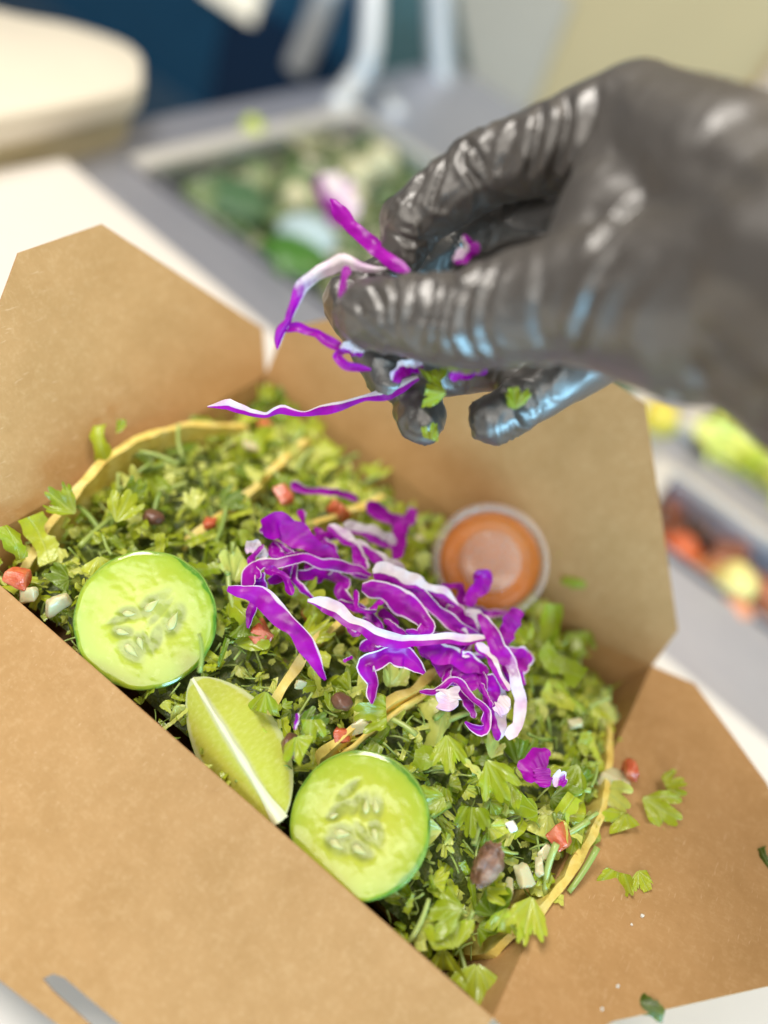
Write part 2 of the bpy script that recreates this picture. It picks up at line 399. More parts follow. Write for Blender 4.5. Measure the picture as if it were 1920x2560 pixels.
# white tray with rounded corner, upper left
zt = -3.0
T = [on(*q, zt) for q in ((-260, -60), (0, 18), (150, 48), (262, 84), (304, 116), (310, 146), (296, 186), (150, 222), (0, 250), (-260, 300))]
T = [np.array(t) for t in T]
tray = empty('white_tray', (-46, 20, CZ), 'white plastic tray with a rounded corner beyond the box', 'tray')
PL = curve(T, 60); cen = PL.mean(0); TV, TF = [], []
prof = [(0.0, 0.0), (.93, 0.0), (.985, -.15), (1.0, -.5), (1.0, -1.7), (.985, -2.0), (.93, -2.1)]
for s_, dz in prof[1:]:
    for p in PL: TV.append(cen + (p - cen) * s_ + np.array([0, 0, dz]))
k = len(PL); TF = grid_faces(len(prof) - 1, k, True) + [tuple(range(k))[::-1]] + [tuple((len(prof) - 2) * k + i for i in range(k))]
obj('lid', TV, TF, plain('cream_white_plastic', (.74, .68, .56), .4, .03, 20), tray)
TV = []
for s_, dz in ((.9, -2.1), (.86, CZ - zt)):
    for p in PL: TV.append(cen + (p - cen) * s_ + np.array([0, 0, dz]))
obj('tub', TV, grid_faces(2, k, True), plain('yellowed_plastic', (.50, .43, .26), .5, .1, 20), tray)

# ------------------------------------------------------------------ takeout box
LX, LY = 10.5, 7.744
box = empty('takeout_box', (0, 0, BZ), 'open brown kraft takeout box filled with tacos and chopped greens', 'takeout box')
bx, by, bz = 8.9, 6.2, BZ + .05
def panel(name, quad, n=8, th=.05, wob=.03, parent=box, mat=KRAFT, seed=0.0):
    A, B, C_, D = [np.array(q, float) for q in quad]; nrm = unit(np.cross(B - A, D - A)); V = []
    for k in (0, 1):
        for i in range(n + 1):
            for j in range(n + 1):
                u, v = i / n, j / n; p = (A * (1 - u) + B * u) * (1 - v) + (D * (1 - u) + C_ * u) * v
                V.append(p + nrm * (th * (k - .5) + wob * nz(p, .25, seed) * math.sin(PI * u) ** .5 * math.sin(PI * v) ** .5))
    N = n + 1; F = [f[::-1] for f in grid_faces(N, N)] + grid_faces(N, N, off=N * N)
    ring = [i * N for i in range(N)] + [n * N + j for j in range(1, N)] + [i * N + n for i in range(n - 1, -1, -1)] + [j for j in range(n - 1, 0, -1)]
    for a, c in zip(ring, ring[1:] + ring[:1]): F.append((a, c, c + N * N, a + N * N))
    return obj(name, V, F, mat, parent, smooth=False)
L0, B0, R0, N0 = (-LX, -LY, 0), (-LX, LY, 0), (LX, LY, 0), (LX, -LY, 0)
l0, b0, r0, n0 = (-bx, -by, bz), (-bx, by, bz), (bx, by, bz), (bx, -by, bz)
panel('side_panel', (l0, n0, N0, L0), seed=1); panel('side_panel', (r0, b0, B0, R0), seed=2)
panel('side_panel', (b0, l0, L0, B0), seed=3); panel('side_panel', (n0, r0, R0, N0), seed=4)
panel('bottom_panel', (l0, b0, r0, n0), wob=0)
def flap(name, org, out, al, deg, outline, holes=(), bend=0.0, th=.055):
    """outline: (distance from fold, position along fold) corners of a sheet turned about its fold"""
    t = math.radians(deg); o, a = np.array(out, float), np.array(al, float)
    e = o * math.cos(t) + np.array([0, 0, math.sin(t)]); nrm = np.cross(e, a); nrm = nrm if nrm[2] > 0 else -nrm
    bm = bmesh.new()
    vs = [bm.verts.new((s, y, 0)) for s, y in outline]; es = [bm.edges.new((vs[i], vs[(i + 1) % len(vs)])) for i in range(len(vs))]
    for h in holes:
        hv = [bm.verts.new((s, y, 0)) for s, y in h]; es += [bm.edges.new((hv[i], hv[(i + 1) % len(hv)])) for i in range(len(hv))]
    bmesh.ops.triangle_fill(bm, edges=es, use_beauty=True)
    for c in range(1, 18): bmesh.ops.bisect_plane(bm, geom=bm.verts[:] + bm.edges[:] + bm.faces[:], plane_co=(c * .6, 0, 0), plane_no=(1, 0, 0))
    for c in range(-10, 11): bmesh.ops.bisect_plane(bm, geom=bm.verts[:] + bm.edges[:] + bm.faces[:], plane_co=(0, c * 1.07, 0), plane_no=(0, 1, 0))
    bmesh.ops.recalc_face_normals(bm, faces=bm.faces[:])
    if sum(f.normal.z for f in bm.faces) < 0: bmesh.ops.reverse_faces(bm, faces=bm.faces[:])
    ext = bmesh.ops.extrude_face_region(bm, geom=bm.faces[:])
    bmesh.ops.recalc_face_normals(bm, faces=bm.faces[:])
    top = [g for g in ext['geom'] if isinstance(g, bmesh.types.BMVert)]
    for v in top: v.co.z += th
    bmesh.ops.recalc_face_normals(bm, faces=bm.faces[:])
    bm.verts.index_update()
    V = []
    for v in bm.verts:
        s, y, z = v.co; z2 = z - th / 2 + bend * (s / 8) ** 2 + .05 * nz((s, y, 0), .3, deg) * min(1, s)
        V.append(np.array(org, float) + e * s + a * y + nrm * z2)
    F = [[v.index for v in f.verts] for f in bm.faces]; bm.free()
    f = obj(name, V, F, KRAFT, box, smooth=False); return f
flap('flap', (-LX, 0, 0), (-1, 0, 0), (0, 1, 0), 52, [(0, LY), (1.95, 8.35), (7.95, 1.85), (7.85, -1.75), (1.9, -8.0), (0, -LY)])
flap('flap', (LX, 0, 0), (1, 0, 0), (0, 1, 0), 13, [(0, -LY), (1.6, -7.9), (2.9, -5.85), (6.7, -2.1), (6.75, 2.9), (5.25, 5.1), (1.75, 8.0), (0, LY)])
flap('flap', (0, LY, 0), (0, 1, 0), (1, 0, 0), 68, [(0, -LX), (2.2, -10.75), (8.4, -4.6), (8.4, 3.75), (1.9, 10.3), (0, LX)])
# front flap hangs down towards the viewer; a locking slit runs near its free edge
sl = [(6.95, .15), (6.68, .28), (6.55, .6), (6.35, 3.6), (6.5, 4.0), (6.85, 3.9), (6.98, .6)]
flap('flap', (0, -LY, 0), (0, -1, 0), (1, 0, 0), -32, [(0, -LX), (1.9, -10.4), (8.0, -4.4), (7.75, -1.2), (7.45, 1.4), (7.4, 4.6), (1.9, 10.4), (0, LX)], [sl])

# ------------------------------------------------------------------ the filling's surface
def zf(x, y):
    u, v = x / 10.5, y / 7.74
    z = -.75 + 1.75 * max(0, 1 - abs(u) ** 4) * max(0, 1 - abs(v + .05) ** 2.4)
    z += .35 * mnoise.noise(Vector((x * .35, y * .35, 3)))
    z -= 1.5 * float(sstep(7.0, 10.5, x)) * float(sstep(-3.0, -7.5, y)); z += .95 * float(sstep(6.5, 10, x)) * float(sstep(-6, -2, y)) * float(sstep(6, 3, y))
    z -= 1.3 * float(sstep(3.5, 7.5, y)) * float(sstep(3, 10, x))
    return z
nx, ny = 90, 66; V = []; rn = []
for i in range(nx):
    for j in range(ny):
        x = -9.9 + 19.8 * i / (nx - 1); y = -7.2 + 14.4 * j / (ny - 1); zz = zf(x, y) - .95 + .35 * mnoise.noise(Vector((x * 1.3, y * 1.3, 0)))
        f = min(1, (0 - BZ + zz) / 6.5); V.append((x * (.86 + .13 * f), y * (.84 + .14 * f), max(zz, BZ + .3))); rn.append(.25 + .25 * mnoise.noise(Vector((x * 2, y * 2, 5))))
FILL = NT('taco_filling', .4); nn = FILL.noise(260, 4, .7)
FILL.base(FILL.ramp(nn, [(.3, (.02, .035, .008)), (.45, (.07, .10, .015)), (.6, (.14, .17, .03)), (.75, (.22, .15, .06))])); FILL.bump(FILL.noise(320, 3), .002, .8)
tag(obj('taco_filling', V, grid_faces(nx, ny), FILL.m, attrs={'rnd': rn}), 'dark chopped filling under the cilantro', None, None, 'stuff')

# ------------------------------------------------------------------ folded tortillas: a sheet hung from two rims
def tortilla(rimA, rimB, label, th=.27, seed=0):
    A, B = curve(rimA, 40), curve(rimB, 40); n = 40; m = 22; V = []; rs = np.random.RandomState(seed)
    mid = (A + B) / 2; mid[:, 2] = BZ + .8
    C0 = []
    for i in range(n):
        row = []
        for j in range(m):
            t = j / (m - 1)
            p = A[i] * (1 - t) ** 3 + 3 * (A[i] * [.85, 1, 0] + mid[i] * [.15, 0, 1]) * (1 - t) ** 2 * t + 3 * (B[i] * [.85, 1, 0] + mid[i] * [.15, 0, 1]) * (1 - t) * t * t + B[i] * t ** 3
            p = p + np.array([.10 * nz(p, .9, seed), 0, .14 * nz(p, 1.5, seed + 5) + .05 * nz(p, 4, seed)])
            row.append(p)
        C0.append(row)
    C0 = np.array(C0); du = np.gradient(C0, axis=0); dv = np.gradient(C0, axis=1); N = np.cross(du, dv); N /= np.linalg.norm(N, axis=2)[..., None] + 1e-9
    tv = np.array([[th * (1 + .6 * nz(C0[i, j], 1.5, seed + 9)) for j in range(m)] for i in range(n)])[..., None]
    P = np.concatenate([(C0 + N * tv / 2).reshape(-1, 3), (C0 - N * tv / 2).reshape(-1, 3)])
    F = grid_faces(n, m) + [tuple(x + n * m for x in f[::-1]) for f in grid_faces(n, m)]
    ring = [(i, 0) for i in range(n)] + [(n - 1, j) for j in range(1, m)] + [(i, m - 1) for i in range(n - 2, -1, -1)] + [(0, j) for j in range(m - 2, 0, -1)]
    ring = [i * m + j for i, j in ring]
    kr = len(ring); P = np.concatenate([P, P[ring], P[[a + n * m for a in ring]]]); o_ = 2 * n * m
    for a in range(kr): c = (a + 1) % kr; F.append((o_ + c, o_ + a, o_ + kr + a, o_ + kr + c))
    return tag(obj('folded_tortilla', P, F, TORT), label, 'tortilla', 'yellow corn tortillas folded as tacos')
E1 = [on(48, 1232, -.9), on(110, 1130, -.1), on(180, 1045, .4), on(270, 965, .8), on(400, 918, .8), on(535, 920, .2)]
E2 = [on(405, 1162, .5), on(530, 1070, 1.0), on(640, 965, .9), on(668, 950, .4)]
E3a = [on(600, 1180, .6), on(663, 1137, 1.1), on(770, 1095, 1.1), on(830, 1070, .5)]
E3 = [on(583, 1535, .5), on(660, 1410, 1.2), on(720, 1352, 1.3), on(800, 1290, 1.3), on(850, 1240, .8)]
E4 = [on(690, 1632, .4), on(740, 1590, 1.0), on(810, 1536, 1.2), on(900, 1480, 1.2), on(965, 1435, 1.0), on(1040, 1380, .3)]
E5 = [on(1058, 2065, -1.2), on(1120, 2010, -.3), on(1185, 1945, .2), on(1258, 1845, .5), on(1300, 1750, .6), on(1316, 1650, .4), on(1322, 1540, -.3)]
RIMS = [E1, E2, E3a, E3, E4, E5]
tortilla(E1, E2, 'folded yellow tortilla whose long rim curves along the left flap', seed=1)
tortilla(E3a, E3, 'folded yellow tortilla whose rim runs beneath the purple cabbage to the lime wedge', seed=2)
tortilla(E4, E5, 'folded yellow tortilla whose bright rim curls along the right flap', seed=3)
E4b = [p + np.array([.42, .1, -.12]) for p in E4[:4]]
def strip_chip(P, label, wd=.55, th=.14, seed=0):
    C0 = curve(P, 24); n = len(C0); V = []
    for i in range(n):
        for dx, dz in ((-th / 2, 0), (th / 2, 0), (th / 2, -wd), (-th / 2, -wd)):
            V.append(C0[i] + np.array([dx + .05 * nz(C0[i], 1.5, seed), 0, dz + .06 * nz(C0[i], 3, seed)]))
    F = grid_faces(n, 4, True) + [(0, 1, 2, 3), tuple(4 * (n - 1) + q for q in (3, 2, 1, 0))]
    return tag(obj('tortilla_strip', V, F, TORT), label, 'tortilla strip')
strip_chip(E4b, 'thin second layer of tortilla beside the rim above the right cucumber slice', 1.2)

# ------------------------------------------------------------------ cucumber slices
def make_flesh():
    m = NT('cucumber_flesh', .14, Specular_IOR_Level=.6, Coat_Weight=.12, Coat_Roughness=.06, Subsurface_Weight=.25, Subsurface_Scale=.006)
    m.b.inputs['Subsurface Radius'].default_value = (.8, 1.0, .25)
    r, cv = m.attr('rad'), m.attr('cav')
    n1 = m.noise(260, 4, .65); n2 = m.noise(70, 3)
    c = m.ramp(m.math('ADD', r, m.math('MULTIPLY', m.math('SUBTRACT', n2, .5), .3)), [(0, (.52, .53, .065)), (.45, (.48, .505, .05)), (.7, (.43, .475, .04)), (.9, (.37, .45, .035)), (.975, (.29, .40, .03)), (1, (.10, .25, .02))])
    c = m.mix(m.math('MULTIPLY', m.smooth(n1, .5, .75), .35), c, (.62, .64, .17))
    gel = m.mix(m.smooth(m.noise(200, 3), .4, .65), (.19, .215, .035), (.34, .37, .08))
    c = m.mix(m.math('MULTIPLY', m.smooth(cv, .10, .85), .8), c, gel)
    m.base(c); m.bump(m.math('ADD', n1, m.math('MULTIPLY', m.noise(700, 2), .6)), .00010, .4)
    return m.m
FLESH = make_flesh()
def make_rind():
    m = NT('cucumber_rind', .3, Specular_IOR_Level=.55)
    n1 = m.noise(90, 3, .6)
    m.base(m.ramp(n1, [(.25, (.012, .075, .008)), (.37, (.05, .18, .015)), (.47, (.24, .42, .06)), (.8, (.34, .50, .09))])); m.bump(m.noise(300, 3), .0003)
    return m.m
RIND = make_rind()
SEEDM = plain('cucumber_seed', (.56, .54, .22), .3, .08, 200, .0001, Subsurface_Weight=.2, Subsurface_Scale=.003)
def seed_mesh():
    V = []; n, m = 12, 10
    for i in range(n):
        t = i / (n - 1); x = (t - .5); w_ = .26 * math.sin(PI * min(1, t * 1.06) ** .75) ** .9 * (1 - .45 * t) + .004
        for j in range(m):
            q = 2 * PI * j / m; V.append((x, w_ * math.cos(q), .30 * w_ * math.sin(q)))
    return V, grid_faces(n, m, True)
def cucumber(c, nrm, R, th, seeds, pockets, facets, label):
    c = np.array(c); n = unit(nrm); e1 = unit(RGT - n * (RGT @ n)); e2 = np.cross(n, e1)
    e = empty('cucumber_slice', c, label, 'cucumber slice', 'cucumber slices leaning on the front wall of the box')
    nr, na = 46, 112; V, cav, rad = [], [], []
    def rim(a): return R * (1 + .012 * abs(math.sin(a * facets / 2)) - .006 + .008 * mnoise.noise(Vector((math.cos(a) * 2, math.sin(a) * 2, facets))))
    P = [(x, y, a, l, .62) for x, y, a, l in seeds] + pockets
    for i in range(nr):
        q = (i / (nr - 1)) ** .85
        for j in range(na):
            a = 2 * PI * j / na; rr = rim(a) * q; x, y = rr * math.cos(a), rr * math.sin(a); k = 0
            for sx, sy, sa, sl_, wr in P:
                dx, dy = x / R - sx, y / R - sy; ca, sa_ = math.cos(math.radians(sa)), math.sin(math.radians(sa))
                u, v = dx * ca + dy * sa_, -dx * sa_ + dy * ca
                k = max(k, math.exp(-((u / (sl_ * 1.0)) ** 2 + (v / (sl_ * wr)) ** 2) ** 2 * 1.1))
            k *= .85 + .3 * mnoise.noise(Vector((x * 3, y * 3, 1)))
            dz = -.028 * k + .03 * mnoise.noise(Vector((x * 1.2, y * 1.2, facets))) + .006 * mnoise.noise(Vector((x * 5, y * 5, 2))) - .04 * float(sstep(.95, 1, q))
            V.append(c + e1 * x + e2 * y + n * dz); cav.append(max(0, k)); rad.append(q)
    F = grid_faces(nr, na, True)
    fl_ = obj('flesh', V, F, FLESH, e, attrs={'cav': cav, 'rad': rad})
    RV = []
    for f, d in ((.997, -.045), (1.012, -.07), (1.02, -.14), (1.02, -th + .06), (1.0, -th), (.02, -th)):
        for j in range(na):
            a = 2 * PI * j / na; RV.append(c + (e1 * math.cos(a) + e2 * math.sin(a)) * rim(a) * f + n * d)
    obj('rind', RV, grid_faces(6, na, True), RIND, e)
    sv, sf = seed_mesh()
    for i, (x, y, a, l) in enumerate(seeds):
        ca, sa = math.cos(math.radians(a)), math.sin(math.radians(a)); L = l * R * 1.0
        u = e1 * ca + e2 * sa; v = -e1 * sa + e2 * ca
        W = [c + (e1 * x + e2 * y) * R + (u * p[0] + v * p[1] + n * p[2]) * L - n * .018 for p in sv]
        obj('seed', W, sf, SEEDM, fl_)
    return e
C1, C2 = on(315, 1340, .95), on(775, 1781, .7)
def facing(c, right, up): d = unit(CAM - np.array(c)); return unit(d + RGT * right + UPV * up)
cucumber(C1, facing(C1, -.10, -.07), 2.14, .38,
         [(.085, .22, 40, .27), (-.23, .10, -5, .2), (-.32, -.17, -15, .2), (-.195, -.44, -45, .26), (-.07, -.34, -70, .2), (.39, -.01, 65, .30)],
         [(.15, -.26, 70, .26, .45), (-.38, .0, 20, .2, .4), (.2, .12, 50, .3, .25), (.03, -.33, -65, .22, .3), (.17, .32, 35, .25, .4)], 13,
         'faceted pale cucumber slice with glossy wet lower edge, left of the lime wedge')
cucumber(C2, facing(C2, -.15, -.06), 2.05, .42,
         [(.106, .255, 85, .22), (.245, .266, 96, .22), (-.36, .117, 20, .15), (-.234, -.123, -3, .26), (-.31, -.277, -28, .24), (.02, -.34, -28, .24), (.245, -.15, -70, .2)],
         [(-.17, .45, 40, .26, .35), (.06, -.13, -50, .24, .4), (-.05, .27, 60, .2, .5), (-.25, .22, 30, .25, .5), (.25, -.1, -75, .25, .5)], 5,
         'smooth bright cucumber slice with dark green rind, right of the lime wedge')

# ------------------------------------------------------------------ lime wedge
def make_lime():
    m = NT('lime_pulp', .09, Specular_IOR_Level=.6, Subsurface_Weight=.3, Subsurface_Scale=.006)
    m.b.inputs['Subsurface Radius'].default_value = (1, .9, .15)
    r = m.attr('rad'); v = m._co('UV')
    n1 = m.n('TexNoise', {'Vector': m.n('Mapping', {0: v, 'Scale': (9, 2.2, 1)}), 'Scale': 2.4, 'Detail': 4, 'Roughness': .6})
    c = m.ramp(n1, [(.2, (.60, .62, .07)), (.5, (.66, .68, .11)), (.8, (.74, .75, .22))])
    lim = m.math('ADD', r, m.math('MULTIPLY', m.math('SUBTRACT', n1, .5), .12))
    c = m.mix(m.smooth(lim, .80, .92), c, (.74, .77, .36)); c = m.mix(m.smooth(r, .17, .02), c, (.80, .80, .50))
    c = m.mix(m.smooth(lim, .97, 1.0), c, (.30, .46, .05))
    m.base(c); m.bump(m.math('ADD', n1, m.noise(120, 2)), .00012, .4); m.translucent(c, .10)
    return m.m
LIME = make_lime()
PITH = plain('lime_pith', (.78, .78, .50), .5, .06, 200, .0002)
LRIND = plain('lime_rind', (.16, .30, .02), .32, .4, 120, .0004)
def lime():
    T0, T1 = on(414, 1464, .75), on(606, 1778, -.05)
    ax = unit(T1 - T0); H = np.linalg.norm(T1 - T0) / 2; mid = (T0 + T1) / 2
    vw = unit(mid - CAM); vw = unit(vw - ax * (vw @ ax)); rt = np.cross(vw, ax); rt = rt if rt @ RGT > 0 else -rt
    e = empty('lime_wedge', mid, 'juicy lime wedge with a white pith ridge between the two cucumber slices', 'lime wedge')
    nt = 36
    def R(t): return 1.66 * max(0.0, 1 - abs(t) ** 2.1) ** .74 + .07
    def outer(t, ph): return mid + ax * (H * t * 1.0) + (vw * math.cos(ph) + rt * math.sin(ph)) * R(t)
    def axis(t): return mid + ax * H * t * .985 - vw * .10 * (1 - t * t)
    for ph, sgn in ((math.radians(60), 1), (math.radians(-42), -1)):
        V, rad, uv = [], [], []; m = 16
        for i in range(nt):
            t = -1 + 2 * i / (nt - 1)
            for j in range(m):
                s = j / (m - 1); p = axis(t) * (1 - s) + outer(t, ph) * s
                nr_ = unit(np.cross(ax, outer(0, ph) - mid)) * (-sgn)
                bulge = -.05 * math.sin(PI * s) * math.cos(t * PI / 2) + .012 * nz(p, 1.2)
                V.append(p + nr_ * bulge); rad.append(s if abs(t) < .93 else max(s, .9)); uv.append((t, s))
        F = grid_faces(nt, m); F = F if sgn < 0 else [f[::-1] for f in F]
        obj('flesh', V, F, LIME, e, attrs={'rad': rad}, uv=uv)
    V = []; m = 18
    for i in range(nt):
        t = -1 + 2 * i / (nt - 1)
        for j in range(m): V.append(outer(t, math.radians(-42 + 102 * j / (m - 1))) + .015 * np.array([nz(outer(t, j), 6), nz(outer(t, j), 6, 3), nz(outer(t, j), 6, 7)]))
    obj('rind', V, grid_faces(nt, m), LRIND, e)
    V = []                                    # white core ridge, widening toward the lower tip
    for i in range(nt):
        t = -1 + 2 * i / (nt - 1); wd = .03 + .03 * (t + 1) / 2 + .10 * float(sstep(.55, .95, t)) + .02 * math.sin(9 * t) * math.sin(5 * t + 1)
        a = axis(t)
        for ph, k_ in ((60, 1.5), (60, .8), (9, -.35), (-42, .8), (-42, 1.5)):
            d = vw * math.cos(math.radians(ph)) + rt * math.sin(math.radians(ph)); side = rt * (1 if ph > 20 else -1 if ph < 0 else 0)
            V.append(a + d * wd * max(k_, 0) * 1.3 - vw * (.045 if k_ > 0 else .06) + side * .012)
    obj('pith', V, grid_faces(nt, 5), PITH, e)
lime()

# ------------------------------------------------------------------ sauce cup with a clear lid
CUPP = NT('clear_plastic', .16, Specular_IOR_Level=.7); CUPP.base((.82, .80, .78)); CUPP.see_through(.60); CUPP = CUPP.m
LIDM = NT('misted_lid_plastic', .07, Specular_IOR_Level=1.0); mist = LIDM.noise(900, 2, .5)
LIDM.base((.72, .56, .48)); LIDM.see_through(LIDM.math('ADD', .48, LIDM.math('MULTIPLY', mist, .3))); LIDM = LIDM.m
CLEARL = NT('clear_lid_ring', .05, Specular_IOR_Level=1.0); CLEARL.base((.7, .5, .35)); CLEARL.see_through(.93); CLEARL = CLEARL.m
SAUCE = plain('orange_sauce', (.66, .175, .003), .2, .25, 120, .0002)
def cup():
    c = on(1058, 1212, 1.6); n = unit(CAM - c + np.array([0, 0, 2.5])); e1 = unit(RGT - n * (RGT @ n)); e2 = np.cross(n, e1)
    e = empty('sauce_cup', c - n * 2.6, 'small clear plastic cup of orange sauce with a lid against the back wall', 'sauce cup')
    def lathe(name, prof, mat, par, na=72, wob=0.0):
        V = []
        for r, z in prof:
            for j in range(na):
                a = 2 * PI * j / na; rr = r + (wob * (j % 2) if 1.9 < r else 0)
                V.append(c + (e1 * math.cos(a) + e2 * math.sin(a)) * rr + n * z)
        return obj(name, V, grid_faces(len(prof), na, True), mat, par)
    lathe('cup', [(2.1, -.1), (2.05, -.5), (1.75, -2.5), (1.7, -2.6), (.01, -2.6)], CUPP, e)
    lathe('sauce', [(.01, -.42), (1.55, -.42), (1.9, -.36), (1.98, -.5), (1.68, -2.45), (.01, -2.5)], SAUCE, e)
    lid = lathe('lid', [(2.24, -.34), (2.30, -.30), (2.31, -.12), (2.28, .02), (2.20, .09), (2.10, .10), (2.02, .04), (1.98, -.05), (1.94, -.10)], LIDM, e, 120, .018)
    lathe('lid_ring', [(1.94, -.10), (1.85, -.13), (1.30, -.14), (1.24, -.12)], CLEARL, lid)
    lathe('lid_center', [(1.24, -.12), (1.20, -.05), (1.14, -.02), (.6, .0), (.01, .01)], LIDM, lid)
    return c, n
CUPC, CUPN = cup()

# ------------------------------------------------------------------ chopped cilantro
def leaf(seed, R=.6, spread=75, lobes=3, nr=4, na=25, cut=None, curl=.5):
    r = np.random.RandomState(seed); V, UVs = [], []; sp = math.radians(spread)
    a, b, c2 = r.uniform(-curl, curl), r.uniform(-curl, curl * .6), r.uniform(-curl, curl) * .7; fold = r.uniform(-.4, .5)
    nf = lobes + r.randint(2, 5); pw = r.uniform(.28, .5); sh = r.uniform(-.5, .5); cl = r.uniform(.3, .75)
    for i in range(nr + 1):
        k = .05 + .95 * i / nr
        for j in range(na):
            th = -sp + 2 * sp * j / (na - 1)
            q1 = th / sp; f = (1 - .38 * abs(q1) ** 2.2) * (1 - cl * .75 * (1 - abs(math.cos(PI * 1.5 * q1 + sh * .4)) ** .55))
            f *= 1 - .25 * k ** 2 * (1 - abs(math.cos(PI * nf * (q1 + 1) / 2 + sh)) ** pw)
            x, y = R * k * f * math.sin(th), R * k * f * math.cos(th)
            if cut:
                for (cx, cy, d) in cut:
                    s = x * cx + y * cy - d * R
                    if s > 0: x -= cx * s; y -= cy * s
            q = Vector((x / R * 2.4 + seed, y / R * 2.4, seed * .7))
            z = (a * x * x + b * y * y + c2 * x * y) / R * 1.2 + fold * abs(x) + R * k * (.24 * mnoise.noise(q) + .10 * mnoise.noise(q * 2.7))
            V.append((x, y, z)); UVs.append((x / R * .6, y / R * .6))
    return np.array(V), grid_faces(nr + 1, na), np.array(UVs)
def shredleaf(seed, L=1.1, W=.42, n=12, m=5, curl=.8):
    r = np.random.RandomState(seed); V, UVs = [], []; a, tw, bend = r.uniform(-1, 1) * curl, r.uniform(-1.3, 1.3), r.uniform(-.5, .5)
    for i in range(n):
        t = i / (n - 1) - .5
        for j in range(m):
            s = j / (m - 1) - .5; w_ = W * (.75 - .9 * abs(t) ** 2.5 + .7 * mnoise.noise(Vector((t * 3, s * 1.5, seed * 1.3)))) * (1 + (.20 if i % 2 and j == m - 1 else 0)); x = s * w_; z = a * x * x * 3
            q = tw * t; V.append((x * math.cos(q) - z * math.sin(q) + bend * t * t, t * L, x * math.sin(q) + z * math.cos(q) + .10 * mnoise.noise(Vector((t * 6, s * 4, seed))) + curl * .7 * (t * t) * L * (1 if a > 0 else -1)))
            UVs.append((s * .5, t * L + .9))
    return np.array(V), grid_faces(n, m), np.array(UVs)
def fragment(seed, n=11, m=6):
    r = np.random.RandomState(seed); L, W = r.uniform(1.0, 2.0), r.uniform(.22, .72); sk, tp = r.uniform(-.35, .35), r.uniform(.45, 1.1)
    ns, amp, a, b_, tw = r.randint(2, 7), r.uniform(.10, .26), r.uniform(-1.1, 1.1), r.uniform(-.7, .7), r.uniform(-.8, .8); fd = r.uniform(-.5, .5); V, UVs = [], []
    both = r.rand() < .4; ph = r.uniform(0, 3)
    for i in range(n):
        t = i / (n - 1) - .5
        for j in range(m):
            q = j / (m - 1) - .5; sc = 1 + amp * (abs(math.sin(PI * ns * (t + .5) + ph)) - .7) * 2.2
            w_ = W * (1 - (1 - tp) * (t + .5)) * (sc if (q > 0 or both) else 1)
            x = q * w_ + sk * t; y = t * L * (1 + .12 * q)
            z = a * x * x + b_ * t * t + fd * abs(q) * W + .13 * mnoise.noise(Vector((x * 2.2 + seed, y * 2.2, 0))); g_ = tw * t
            V.append((x * math.cos(g_) - z * math.sin(g_), y, x * math.sin(g_) + z * math.cos(g_))); UVs.append((q * W * .8, t * L * .8 + .9))
    return np.array(V), grid_faces(n, m), np.array(UVs)
def stalk(seed, L=1.1, r0=.07, n=7, m=7):
    r = np.random.RandomState(seed); b1, b2 = r.uniform(-.3, .3, 2); mb = MB()
    P = [((t * t) * b1 * 2, t * L, (t * t) * b2) for t in np.linspace(-.5, .5, n)]
    mb.tube(P, r0 * np.linspace(1, .8, n), m); return np.array(mb.V), mb.F, np.zeros((len(mb.V), 2))
def rot_to(n, spin):
    n = unit(n); a = unit(np.cross(n, [.3, .9, .2])); b = np.cross(n, a); c, s = math.cos(spin), math.sin(spin)
    return np.stack([a * c + b * s, -a * s + b * c, n], 1)
cuts = [None, [(0, 1, .62)], [(.6, .8, .55)], [(-.7, .7, .45)], [(0, -1, -.25)], [(.9, .3, .35), (0, -1, -.2)], [(0, 1, .8), (-1, 0, .3)], [(.3, .95, .5), (-.9, -.1, .4)]]
LEAVES = [leaf(20 + i, 1.0, 48 + 9 * (i % 4), 3 if i % 3 else 5, 6, 57, cuts[i % 8], .55) for i in range(16)]
SHREDS = [shredleaf(60 + i, 1.6, .95) for i in range(8)]
FRAGS = [fragment(300 + i, 25, 7) for i in range(26)]
STALKS = [stalk(90 + i, 1.5, .10) for i in range(6)]
SMALL = [fragment(340 + i, 13, 5) for i in range(13)] + [leaf(120 + i, 1.0, 58, 3, 3, 29, cuts[i % 8], .8) for i in range(16)] + [stalk(150 + i, 1.3, .075, 4, 5) for i in range(6)]
def herb_data(name, g, mat, k): return mesh_data(name, g[0], g[1], mat, uv=g[2], attrs={'rnd': [1.0] * len(g[0])})
LMESH = [herb_data('cilantro_leaf', g, HERB, 0) for g in LEAVES]
FMESH = [herb_data('cilantro_leaf', g, HERB, 0) for g in FRAGS]
SMESH = [herb_data('cilantro_leaf', g, HERB, 0) for g in SHREDS]
TMESH = [herb_data('cilantro_sprig', g, STEM, 0) for g in STALKS]

